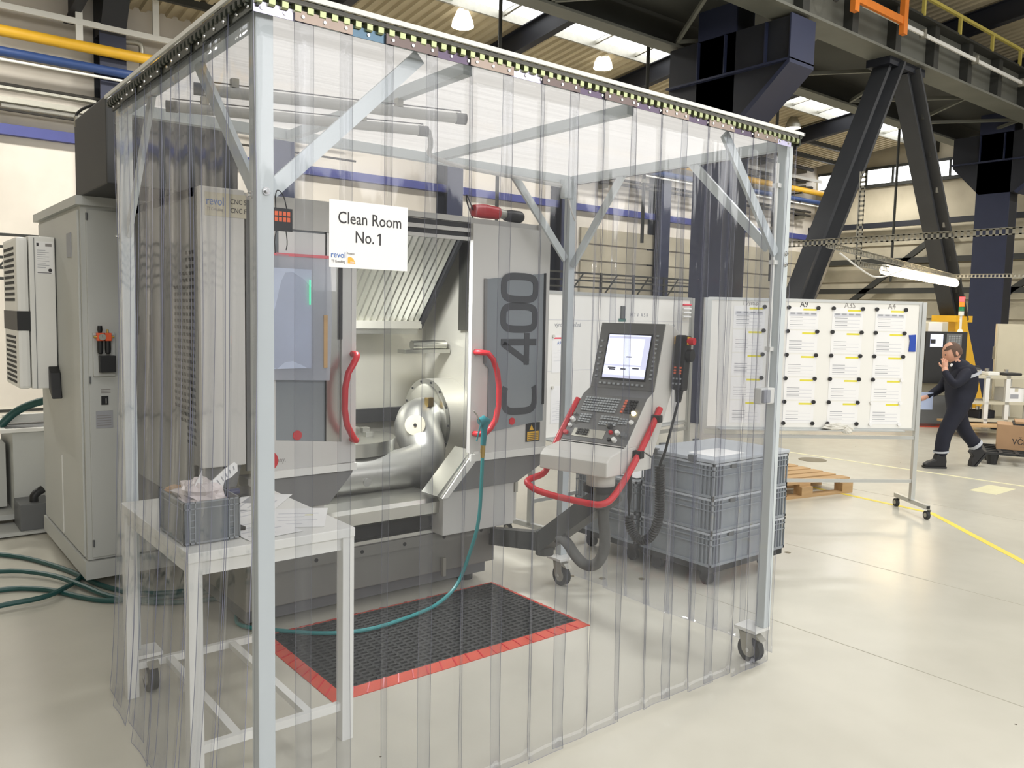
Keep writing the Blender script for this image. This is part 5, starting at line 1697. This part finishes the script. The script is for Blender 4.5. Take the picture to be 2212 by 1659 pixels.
# ================================================================ left side: cabinet, cooler, extractor, hoses
t = thing('electrical_cabinet', 'tall grey control cabinet on a plinth left of the booth', 'cabinet', (.45, 3.6, 0))
MB().box(.14, .80, 2.94, 4.25, .17, 2.20).build('cabinet_body', M_['cab'], t)
MB().box(.125, .82, 2.92, 4.27, .06, .165).build('plinth', M_['cab'], t)
MB().box(.11, .82, 2.90, 4.28, 2.20, 2.25).build('cap', M_['cab'], t)
dr = MB().box(.165, .80, 2.925, 2.94, .185, 2.18).build('front_door', M_['cab'], t, bevel=.003)
MB().box(.128, .14, 2.97, 4.20, .185, 2.18).build('side_panel', M_['cab'], t, bevel=.003)
MB().box(.122, .128, 3.55, 3.556, .2, .7).build('panel_seam', M_['white'], t)
MB().prism([(3.50, 1.06), (3.62, 1.12), (3.66, 1.20), (3.62, 1.27), (3.54, 1.22), (3.52, 1.12)], 'x', .07, .128).build('side_handle', M_['black'], t, bevel=.006)
MB().box(.122, .128, 3.13, 3.24, 1.92, 2.06).build('hazard_sticker', M_['print'], t)
for z in (2.12, .25, 1.2):
    MB().cyl((.168, 2.92, z), (.168, 2.92, z + .04), .006, n=8).build('hinge', M_['machine_dark'], dr)
MB().box(.225, .262, 2.92, 2.926, 1.075, 1.125).build('key_switch', M_['black'], dr)
MB().box(.248, .251, 2.917, 2.92, 1.083, 1.112).build('switch_lever', M_['white'], dr)
lb = MB().box(.195, .285, 2.922, 2.926, .94, 1.04).build('rating_plate', M_['print'], dr)
for k in range(5):
    MB().box(.20, .275, 2.921, 2.922, .955 + k * .014, .958 + k * .014).build('plate_line', M_['ink_grey'], dr)
for k in range(3):
    MB().box(.225, .275, 2.924, 2.926, 1.142 + k * .009, 1.146 + k * .009).build('label_line', M_['ink_grey'], dr)
MB().box(.185, .30, 2.905, 2.926, 1.24, 1.49).build('service_panel', M_['cab'], dr, bevel=.003)
MB().box(.21, .295, 2.865, 2.906, 1.265, 1.36).build('valve_box', M_['black'], dr, bevel=.003)
t = thing('air_regulator', 'orange and black air filter regulator with gauge on the cabinet', 'regulator', (.24, 2.87, 1.36))
for x, m_ in ((.215, 'black'), (.255, 'red')):
    MB().box(x - .017, x + .017, 2.855, 2.895, 1.445, 1.49).build('regulator_block', mat('orange_plastic', (224, 92, 48), .45, 0, .03), t, bevel=.003)
    MB().tube([(x, 2.875, 1.445), (x, 2.875, 1.40), (x, 2.875, 1.375), (x, 2.875, 1.37)], [.015, .016, .014, .008], 12).build('filter_bowl', M_['black'], t, True)
MB().tube([(.215, 2.875, 1.49), (.215, 2.875, 1.505), (.215, 2.875, 1.53)], [.009, .014, .012], 12).build('regulator_knob', M_['black'], t, True)
MB().cyl((.255, 2.875, 1.49), (.255, 2.875, 1.51), .006, n=8).build('relief_valve', M_['brass'], t)
MB().cyl((.222, 2.855, 1.467), (.222, 2.845, 1.467), .017, n=20).build('gauge', M_['paper'], t)
MB().cyl((.222, 2.8449, 1.467), (.222, 2.858, 1.467), .0185, n=20).build('gauge_ring', M_['galv'], t)
MB().box(.221, .2226, 2.8435, 2.845, 1.466, 1.478).build('gauge_needle', M_['ink'], t)
for x in (.19, .28):
    MB().cyl((x - .008, 2.875, 1.467), (x + .008, 2.875, 1.467), .008, n=10).build('fitting', M_['brass'], t)

t = thing('cooling_unit', 'cream cabinet cooling unit with vents mounted on the cabinet side', 'cooler', (0, 3.85, 1.12))
MB().box(-.02, .122, 3.60, 4.15, 1.12, 2.06).build('unit_body', M_['white'], t, bevel=.006)
MB().box(-.09, -.024, 3.60, 4.15, 1.12, 2.05).build('front_hood', M_['white'], t, bevel=.02)
MB().box(.007, .010, 3.597, 3.603, 1.12, 2.05).build('seam', M_['machine_dark'], t)
MB().box(-.0915, -.02, 3.5985, 4.16, 1.48, 1.60).build('hood_band', M_['black'], t)
lb = MB().box(.018, .112, 3.5985, 3.6005, 1.83, 2.03).build('data_label', M_['paper'], t)
for k in range(9):
    MB().box(.025, .09 if k % 2 else .07, 3.598, 3.5988, 1.87 + k * .013, 1.873 + k * .013).build('label_line', M_['print'], lb)
MB().box(.022, .034, 3.598, 3.5988, 2.00, 2.02).build('label_mark', M_['ink'], lb)
MB().box(.07, .105, 3.598, 3.5988, 2.00, 2.018).build('label_mark', M_['ink_grey'], lb)
MB().cyl((.094, 3.598, 1.855), (.094, 3.599, 1.855), .011, n=14).build('label_mark', M_['ink'], lb)
MB().box(.025, .10, 3.598, 3.5988, 1.836, 1.840).build('label_line', M_['ink'], lb)
for k in range(10):
    MB().box(-.0925, -.088, 3.68, 4.08, 1.66 + k * .035, 1.678 + k * .035).build('vent_slot', M_['darkgap'], t)
    MB().box(-.0925, -.088, 3.68, 4.08, 1.15 + k * .031, 1.166 + k * .031).build('vent_slot', M_['darkgap'], t)

t = thing('mist_extractor', 'matt black box standing on top of the machine and cabinet', 'extractor', (.5, 2.65, 2.25))
MB().box(.14, .80, 2.30, 3.04, 2.25, 2.68).build('extractor_body', M_['blackbox'], t, bevel=.008)
MB().tube([(.16, 3.02, 2.68), (.15, 3.06, 2.72), (.2, 2.98, 2.76), (.3, 2.8, 2.77), (.4, 2.6, 2.74), (.5, 2.5, 2.68)], .008, 8, 2).build('power_cable', M_['black'], t, True)
MB().cyl((.155, 3.02, 2.64), (.155, 3.02, 2.70), .02, n=10).build('cable_gland', M_['galv'], t)

t = thing('coolant_unit', 'grey white coolant tank unit standing behind the cabinet', 'coolant unit', (.1, 4.9, 0))
MB().box(.01, .9, 4.75, 5.4, .10, .70).build('tank_body', M_['cab'], t)
MB().box(-.07, .9, 4.72, 5.45, .70, .725).build('tank_lid', M_['white'], t)
MB().box(-.03, .5, 4.78, 5.3, .725, .728).build('lid_grille', M_['machine_dark'], t)
MB().box(-.02, .9, 5.0, 5.05, .74, .80).build('lid_bar', M_['white'], t)
MB().tube([(-.05, 4.9, .73), (.05, 4.9, .84), (.2, 4.8, .92), (.4, 4.7, .95)], .03, 10, 2).build('coolant_hose', M_['teal_dark'], t, True)
MB().box(-.4, -.02, 4.9, 5.8, .12, .60).build('side_tank', M_['cab'], t)
MB().box(-.45, .9, 4.7, 5.5, .06, .10).build('unit_base', M_['cab'], t)
for x in (-.3, .0, .3):
    MB().cyl((x, 4.75, .03), (x + .03, 4.75, .03), .03, n=12).build('castor', M_['black'], t)
t = thing('sheet_metal_box', 'small grey pump box on the floor beside the coolant unit', 'box', (.07, 4.55, 0))
MB().box(.0, .2, 4.42, 4.70, .03, .22).build('box_body', M_['machine_dark'], t, bevel=.004)
MB().tube([(.1, 4.5, .22), (.1, 4.5, .27), (.16, 4.52, .30)], .03, 10, 1).build('pump_head', M_['black'], t, True)
MB().box(-.35, .3, 4.38, 4.74, .012, .03).build('box_pallet', M_['cab'], t)
for i, (pts, lab) in enumerate((([(-.9, 4.3), (-.35, 4.1), (-.1, 3.85), (.05, 3.5), (.14, 3.2), (.2, 2.9), (.35, 2.6), (.72, 2.5)], 'teal hose on the floor, rearmost beside the cabinet plinth'),
                                ([(-1.2, 3.7), (-.5, 3.55), (-.2, 3.5), (.0, 3.25), (.1, 2.95), (.2, 2.65), (.4, 2.4), (.72, 2.3)], 'teal hose on the floor, second from the back'),
                                ([(-1.0, 2.75), (-.5, 3.1), (-.25, 3.18), (-.05, 3.02), (.05, 2.8), (.16, 2.62), (.4, 2.5), (.72, 2.45)], 'teal hose curving forward on the floor in a wide arc'),
                                ([(-1.0, 2.9), (-.55, 2.80), (-.3, 2.83), (-.1, 2.82), (.03, 2.95), (.12, 3.1), (.2, 3.3)], 'teal hose on the floor, nearest to the camera'))):
    t = thing('floor_hose', lab, 'hose', (pts[0][0], pts[0][1], 0), 0, 'teal hoses on the floor at the left')
    MB().tube([(x, y, .016 + .016 * (i % 2) * (1 if 1 < k < 5 else 0)) for k, (x, y) in enumerate(pts)], .015, 8, 2).build('hose', M_['teal_dark'], t, True)
# ================================================================ right background
CR = math.atan2(-.6243, .7809)
t = thing('lathe', 'cream lathe with black control panel and lit screen behind the walking person', 'machine', (12.3, 3.65, 0), CR)
kw = dict(world=False)
MB().box(-1.9, .62, .25, 1.3, .05, 1.46).build('lathe_body', M_['beige'], t, bevel=.02, **kw)
MB().box(-.55, -.24, .18, .25, .55, 1.50).build('lathe_door', M_['beige'], t, bevel=.02, **kw)
MB().box(-.50, -.30, .17, .181, .7, 1.42).build('door_pane', M_['card'], t, **kw)
MB().box(-.24, -.13, .15, .25, .5, 1.53).build('door_post', M_['beige'], t, **kw)
cp = MB().box(-.13, .52, .05, .22, .70, 1.52).build('control_panel', M_['black'], t, bevel=.01, **kw)
s_ = MB().box(-.06, .135, .043, .05, 1.28, 1.48).build('screen', M_['screen'], cp, **kw)
MB().box(-.06, .02, .041, .043, 1.33, 1.40).build('screen_window', M_['black'], s_, **kw)
MB().box(.02, .135, .041, .043, 1.43, 1.47).build('screen_window', M_['screen_bar'], s_, **kw)
MB().box(.19, .43, .043, .05, 1.27, 1.49).build('keypad', M_['machine_dark'], cp, **kw)
for r in range(6):
    for c in range(5):
        MB().box(.22 + c * .038, .25 + c * .038, .038, .043, 1.30 + r * .028, 1.32 + r * .028).build('key', M_['key'], cp, **kw)
MB().cyl((.15, .04, 1.22), (.15, .05, 1.22), .015, n=12).build('red_button', M_['red'], cp, **kw)
MB().cyl((.22, .03, 1.22), (.22, .05, 1.22), .02, n=12).build('white_knob', M_['white'], cp, **kw)
MB().box(-.36, .34, .30, .8, 1.46, 1.67).build('top_box', M_['beige'], t, bevel=.01, **kw)
MB().box(.02, .24, .293, .30, 1.51, 1.66).build('top_label', M_['paper'], t, **kw)
MB().box(-.4, .7, .1, .3, 0.02, .5).build('lathe_base', M_['machine_dark'], t, **kw)
MB().box(-1.9, .5, .1, 1.2, 0, .06).build('orange_plinth', M_['redbord'], t, **kw)
MB().box(.50, .72, .0, .1, .72, 1.0).build('side_monitor', M_['dark'], t, bevel=.01, **kw)
t = thing('signal_beacon', 'signal tower with lit red lamp above orange and green', 'beacon', (12.9, 3.55, 1.5), CR)
MB().cyl((0, 0, 0), (0, 0, .06), .05, .03, n=14).build('beacon_foot', M_['white'], t, **kw)
MB().cyl((0, 0, .06), (0, 0, .28), .018, n=10).build('beacon_pole', M_['white'], t, **kw)
for z, m_ in ((.28, 'white'), (.34, 'g'), (.42, 'o'), (.50, 'r')):
    mm_ = M_['white'] if m_ == 'white' else mat('beacon_' + m_, {'g': (30, 130, 80), 'o': (240, 130, 40), 'r': (255, 50, 50)}[m_], .4, 0, 0, emit={'g': 0, 'o': .4, 'r': 5}[m_])
    MB().cyl((0, 0, z), (0, 0, z + .075), .04, n=14).build('beacon_lens', mm_, t, True, **kw)
t = thing('magnet_stand', 'small chrome articulated measuring stand on top of the lathe', 'stand', (12.15, 3.95, 1.5), CR)
MB().box(-.03, .05, -.02, .02, 0, .06).build('magnet_foot', M_['black'], t, **kw)
MB().tube([(0, 0, .06), (.03, 0, .14), (.08, 0, .24)], .010, 8).build('lower_arm', M_['chrome'], t, **kw)
MB().tube([(.08, 0, .24), (.12, 0, .29), (.17, 0, .31), (.165, 0, .34)], .012, 8).build('upper_arm', M_['chrome'], t, **kw)
MB().tube([(.05, 0, .18), (.10, 0, .17)], .008, 8).build('clamp', M_['black'], t, **kw)

t = thing('tool_cart', 'beige steel tool cart with shelves right behind the person', 'cart', (12.3, 2.85, 0), CR)
for z in (.22, .48, .86):
    MB().box(-.42, .55, -.25, .25, z, z + .04).build('shelf', M_['beige'], t, **kw)
MB().box(-.6, .55, -.5, .25, .17, .20).build('shelf', M_['wood'], t, **kw)
for x in (-.18, .12, .42):
    MB().box(x, x + .06, -.25, -.2, .12, .9).build('cart_post', M_['white'], t, **kw)
    MB().box(x, x + .06, .2, .25, .12, .9).build('cart_post', M_['white'], t, **kw)
for x in (-.4, .5):
    MB().cyl((x, -.2, .06), (x + .03, -.2, .06), .06, n=12).build('castor', M_['black'], t, **kw)
bx_c = Matrix.Translation((12.3, 2.85, 0)) @ Matrix.Rotation(CR, 4, 'Z')
t = thing('white_carton', 'white printed carton on the middle shelf of the tool cart', 'box', bx_c @ Vector((.3, 0, .52)), CR)
MB().box(-.14, .16, -.2, .1, 0, .2).build('carton_body', M_['paper'], t, **kw)
MB().box(-.02, .03, -.203, -.2, .15, .2).build('tape', M_['beige'], t, **kw)
MB().box(-.08, .04, -.203, -.2, .05, .11).build('print_block', M_['print'], t, **kw)
for i, (x, z, w, h, m_, lab) in enumerate(((-.3, .90, .22, .07, 'galv', 'steel tool holder lying on top of the tool cart, left'), (-.02, .90, .18, .05, 'white', 'white tool tray on top of the tool cart, middle'), (.28, .90, .25, .04, 'dark', 'dark tool tray on top of the tool cart, right'),
                                           (-.1, .26, .3, .12, 'navy_dk', 'dark blue bin on the low shelf of the tool cart'))):
    t = thing('tool_item', lab, 'tool', bx_c @ Vector((x, -.05, z)), CR + .1 * i)
    MB().box(-w / 2, w / 2, -.1, .1, 0, h).build('tool_body', M_[m_], t, bevel=.01, **kw)
    MB().cyl((-w / 4, 0, h), (-w / 4, 0, h + .05), .03, n=12).build('tool_head', M_['chrome'], t, **kw)

t = thing('steel_cabinet', 'plain beige grey steel cabinet at the right picture edge', 'cabinet', (13.12, 2.90, 0), CR - .5)
MB().box(-.18, 1.0, 0, .6, .04, 1.66).build('cabinet_body', M_['beige'], t, bevel=.006, **kw)
MB().box(-.16, 1.0, -.008, 0, .08, 1.62).build('cabinet_door', M_['beige'], t, bevel=.003, **kw)
MB().box(-.17, 1.0, .02, .58, 0, .04).build('cabinet_plinth', M_['dark'], t, **kw)
MB().box(-.21, -.18, .2, .26, 1.1, 1.3).build('side_handle', M_['galv'], t, **kw)
t = thing('plastic_pallet', 'black plastic pallet with open grid deck at the right edge', 'pallet', (10.10, 1.40, 0), CR - .45)
for k in range(8):
    MB().box(-.6 + k * .165, -.56 + k * .165, -.4, .4, .12, .15).build('deck_bar', M_['dark'], t, **kw)
for k in range(6):
    MB().box(-.6, .6, -.4 + k * .152, -.36 + k * .152, .12, .148).build('deck_bar', M_['dark'], t, **kw)
for x in (-.5, 0, .5):
    for y in (-.33, 0, .33):
        MB().cyl((x, y, 0), (x, y, .12), .05, .07, n=12).build('pallet_foot', M_['black'], t, **kw)
Rp = Matrix.Translation((9.95, 1.32, 0)) @ Matrix.Rotation(CR - .25, 4, 'Z')
t = thing('printed_carton', 'brown carton printed VČELOV standing on the black pallet', 'box', (10.14, 1.585, .15), CR - .52)
MB().box(-.28, .5, -.2, .2, 0, .30).build('carton_body', M_['card'], t, bevel=.004, **kw)
text('carton_print', 'VČELOV', .10, M_['ink'], t, (.04, -.2015, .10), (1, 0, 0), (0, 0, 1), world=False, sx=.85)
for k in range(5):
    a = PI * (k + 1) / 6
    MB().beam((.06, -.2012, .20), (.06 + .07 * math.cos(a), -.2012, .20 + .05 * math.sin(a)), .001, .012, (0, 1, 0)).build('carton_emblem', M_['ink'], t, **kw)
MB().box(-.03, .15, -.2015, -.2, .045, .05).build('carton_line', M_['ink_grey'], t, **kw)
MB().box(-.10, .5, -.18, .2, .30, .345).build('flat_carton', M_['card'], t, **kw)
MB().box(-.12, .5, -.19, .2, .30, .32).build('dark_tray', M_['dark'], t, **kw)

# ================================================================ the walking person
M_['work'] = mat('navy_workwear', (21, 24, 40), .8, 0, .12, 14, .1)
M_['skin'] = mat('skin', (206, 156, 132), .55, 0, .06, 12)
M_['hair'] = mat('brown_hair', (92, 72, 60), .8, 0, .12, 30)
M_['reflect'] = mat('reflective_band', (178, 182, 190), .5, 0, .04)
M_['shoe'] = mat('black_leather', (24, 24, 26), .55, 0, .08)
PB = (8.97, 1.88, 0)
t = thing('person', 'person in navy workwear with reflective bands walking left, hand raised to face', 'person', PB, CR)


def skin_body(name, joints, bones, root, parent):
    me = bpy.data.meshes.new(name)
    keys = list(joints)
    me.from_pydata([joints[k][0] for k in keys], [(keys.index(a), keys.index(b)) for a, b in bones], [])
    o = bpy.data.objects.new(name + '_tmp', me)
    COL.objects.link(o)
    sk_ = o.modifiers.new('skin', 'SKIN')
    sk_.use_smooth_shade = True
    sd = o.modifiers.new('sub', 'SUBSURF')
    sd.levels = sd.render_levels = 2
    for i, k in enumerate(keys):
        r = joints[k][1]
        me.skin_vertices[0].data[i].radius = (r, r) if not isinstance(r, tuple) else r
        me.skin_vertices[0].data[i].use_root = (k == root)
    bpy.context.view_layer.update()
    out = bpy.data.meshes.new_from_object(o.evaluated_get(bpy.context.evaluated_depsgraph_get()))
    bpy.data.objects.remove(o)
    return out


J = {'pelvis': ((.01, 0, .74), (.15, .18)), 'waist': ((.045, 0, .88), (.155, .18)), 'chest': ((.055, 0, 1.03), (.165, .20)), 'upper': ((.005, 0, 1.14), (.12, .16)), 'neck': ((-.06, 0, 1.215), .06), 'head0': ((-.09, 0, 1.27), .065),
     'shL': ((.0, -.17, 1.11), .078), 'elL': ((-.17, -.22, .95), .062), 'wrL': ((-.235, -.13, 1.09), .04), 'haL': ((-.225, -.09, 1.155), .034),
     'shR': ((.0, .17, 1.11), .078), 'elR': ((-.06, .24, .90), .062), 'wrR': ((-.24, .20, .80), .042), 'haR': ((-.30, .18, .78), .034),
     'hipL': ((-.03, -.09, .68), .115), 'thL': ((-.12, -.09, .52), .095), 'knL': ((-.185, -.09, .38), .088), 'caL': ((-.195, -.09, .25), .084), 'anL': ((-.21, -.09, .115), .074),
     'hipR': ((.03, .09, .68), .115), 'thR': ((.09, .09, .53), .092), 'knR': ((.15, .09, .41), .086), 'caR': ((.255, .09, .29), .078), 'anR': ((.345, .09, .185), .068)}
Bn = [('pelvis', 'waist'), ('waist', 'chest'), ('chest', 'upper'), ('upper', 'neck'), ('neck', 'head0'), ('chest', 'shL'), ('shL', 'elL'), ('elL', 'wrL'), ('wrL', 'haL'), ('chest', 'shR'), ('shR', 'elR'), ('elR', 'wrR'), ('wrR', 'haR'),
      ('pelvis', 'hipL'), ('hipL', 'thL'), ('thL', 'knL'), ('knL', 'caL'), ('caL', 'anL'), ('pelvis', 'hipR'), ('hipR', 'thR'), ('thR', 'knR'), ('knR', 'caR'), ('caR', 'anR')]
bm_ = skin_body('body', J, Bn, 'pelvis', t)
bm_.materials.clear()
bm_.materials.append(M_['work'])
bm_.materials.append(M_['skin'])
for p in bm_.polygons:
    c = p.center
    p.use_smooth = True
    neck = c.z > 1.225 and c.x < -.045 and abs(c.y) < .09
    hl = (Vector(c) - Vector((-.23, -.10, 1.15))).length < .055
    hr = (Vector(c) - Vector((-.30, .18, .78))).length < .05
    p.material_index = 1 if (neck or hl or hr) else 0
put('body', bm_, t, False)
# head, leaning forwards
hd = MB()
b = MB().ball((0, 0, 0), 1, 20, 14)
hv = []
for v in b.v:
    x, y, z = v
    front = max(0, -x)
    xx, yy, zz = x * .105, y * .078, z * .125
    if z < -.2:
        xx *= 1 - .18 * (-z - .2)
        yy *= 1 - .35 * (-z - .2)
    if z < -.1 and x > .2:
        xx *= .86
    n_ = math.exp(-((y / .16) ** 2 + ((z + .10) / .16) ** 2)) * front
    xx -= .024 * n_
    xx += .010 * math.exp(-(((abs(y) - .36) / .14) ** 2 + ((z - .08) / .10) ** 2)) * front
    xx -= .006 * math.exp(-((y / .25) ** 2 + ((z + .42) / .07) ** 2)) * front
    hv.append((xx, yy, zz))
b.v = hv
HM = Matrix.Translation((-.105, 0, 1.315)) @ Matrix.Rotation(math.radians(-24), 4, 'Y')


def headpart(name, mb, m, smooth=True):
    mb.v = [tuple(HM @ Vector(v)) for v in mb.v]
    return mb.build(name, m, t, smooth, world=False)


headpart('head', b, M_['skin'])
hc = MB().ball((0, 0, 0), 1, 20, 14)
hc.v = [(v[0] * .110 + .006, v[1] * .083, v[2] * .118 + .006) for v in hc.v]
hc.f = [f for f in hc.f if (lambda c: c[2] > -.045 - .3 * 0 and (c[0] > -.03 or c[2] > .085 - .02) and not (c[2] > .098 and c[0] > -.06 and c[0] < .03))([sum(hc.v[i][k] for i in f) / len(f) for k in range(3)])]
headpart('hair', hc, M_['hair'])
for sy in (-1, 1):
    headpart('ear', MB().ball((.012, sy * .079, -.01), 1, 10, 8, (.017, .009, .030)), M_['skin'])
    headpart('eye', MB().ball((-.088, sy * .030, .014), .011, 8, 6), M_['ink'])
headpart('mouth', MB().box(-.092, -.082, -.022, .022, -.056, -.051), M_['redbord'], False)
# hands: palm and five fingers each, curled
for nm, base, dr_, side in (('L', Vector((-.225, -.09, 1.155)), Vector((.12, .25, 1)).normalized(), Vector((1, 0, -.1)).normalized()), ('R', Vector((-.30, .18, .78)), Vector((-1, -.1, -.35)).normalized(), Vector((0, .15, 1)).normalized())):
    nrm = dr_.cross(side).normalized()
    m = MB()
    m.tube([base - dr_ * .02, base + dr_ * .02, base + dr_ * .05], [.028, .034, .030], 10)
    for k, ln in enumerate((.058, .068, .064, .05)):
        o0 = base + dr_ * .045 + side * (-.027 + .018 * k)
        m.tube([o0, o0 + dr_ * ln * .5 + nrm * .006, o0 + dr_ * ln * .85 + nrm * .022, o0 + dr_ * ln * .9 + nrm * .038], [.0095, .009, .008, .006], 7)
    o0 = base + dr_ * .0 - side * .025
    m.tube([o0, o0 - side * .025 + dr_ * .02 + nrm * .01, o0 - side * .030 + dr_ * .048 + nrm * .02], [.011, .010, .007], 7)
    m.build('hand', M_['skin'], t, True, world=False)
MB().tube([(-.125, -.05, 1.19), (-.14, -.06, 1.165)], .013, 8).build('collar_tip', M_['paper'], t, world=False)
# bands
def band(c, d, rx, ry, h):
    d = Vector(d).normalized()
    a = Vector((0, 1, 0))
    bb = d.cross(a).normalized()
    pts = [Vector(c) + a * ry * math.cos(q) + bb * rx * math.sin(q) for q in [2 * PI * k / 20 for k in range(21)]]
    m = MB()
    vs, fs = [], []
    for p in pts:
        vs += [p - d * h / 2, p + d * h / 2]
    for k in range(20):
        fs.append((2 * k, 2 * k + 2, 2 * k + 3, 2 * k + 1))
    return m.add(vs, fs)


band((.045, 0, 1.075), (-.40, 0, 1), .170, .216, .035).build('back_band', M_['reflect'], t, True, world=False)
band((-.203, -.09, .19), (-.1, 0, 1), .082, .082, .022).build('ankle_band', M_['reflect'], t, True, world=False)
band((.285, .09, .255), (-.7, 0, .75), .080, .080, .04).build('ankle_band', M_['reflect'], t, True, world=False)


def shoe(M):
    m = MB()
    prof_ = [(-.17, .02), (-.175, .045), (-.13, .075), (-.06, .10), (-.05, .16), (.055, .16), (.065, .08), (.06, .02)]
    m.prism(prof_, 'y', -.042, .042)
    s = MB().prism([(-.175, .0), (-.178, .022), (.066, .022), (.064, .0)], 'y', -.046, .046)
    m.v = [tuple(M @ Vector(v)) for v in m.v]
    s.v = [tuple(M @ Vector(v)) for v in s.v]
    o = m.build('shoe', M_['shoe'], t, bevel=.012, world=False)
    s.build('shoe_sole', M_['black'], o, world=False)


shoe(Matrix.Translation((-.215, -.09, .0)))
shoe(Matrix.Translation((.375, .09, .105)) @ Matrix.Rotation(math.radians(-52), 4, 'Y'))
t = thing('carried_box', 'pale blue sheet with blue scribble carried at the person\'s side', 'sheet', (8.97 - .30 * .7809 + .18 * .6243, 1.88 + .30 * .6243 + .18 * .777, .64), CR)
MB().box(-.09, .10, -.012, .012, 0, .20).build('folder', mat('pale_blue_card', (186, 200, 232), .6, 0, .03), t, world=False)
for k in range(3):
    MB().tube([(-.08, -.014, .04 + k * .05), (-.03, -.014, .06 + k * .05), (-.06, -.014, .02 + k * .05)], .003, 5, 1).build('scribble', M_['ink_blue'], t, world=False)
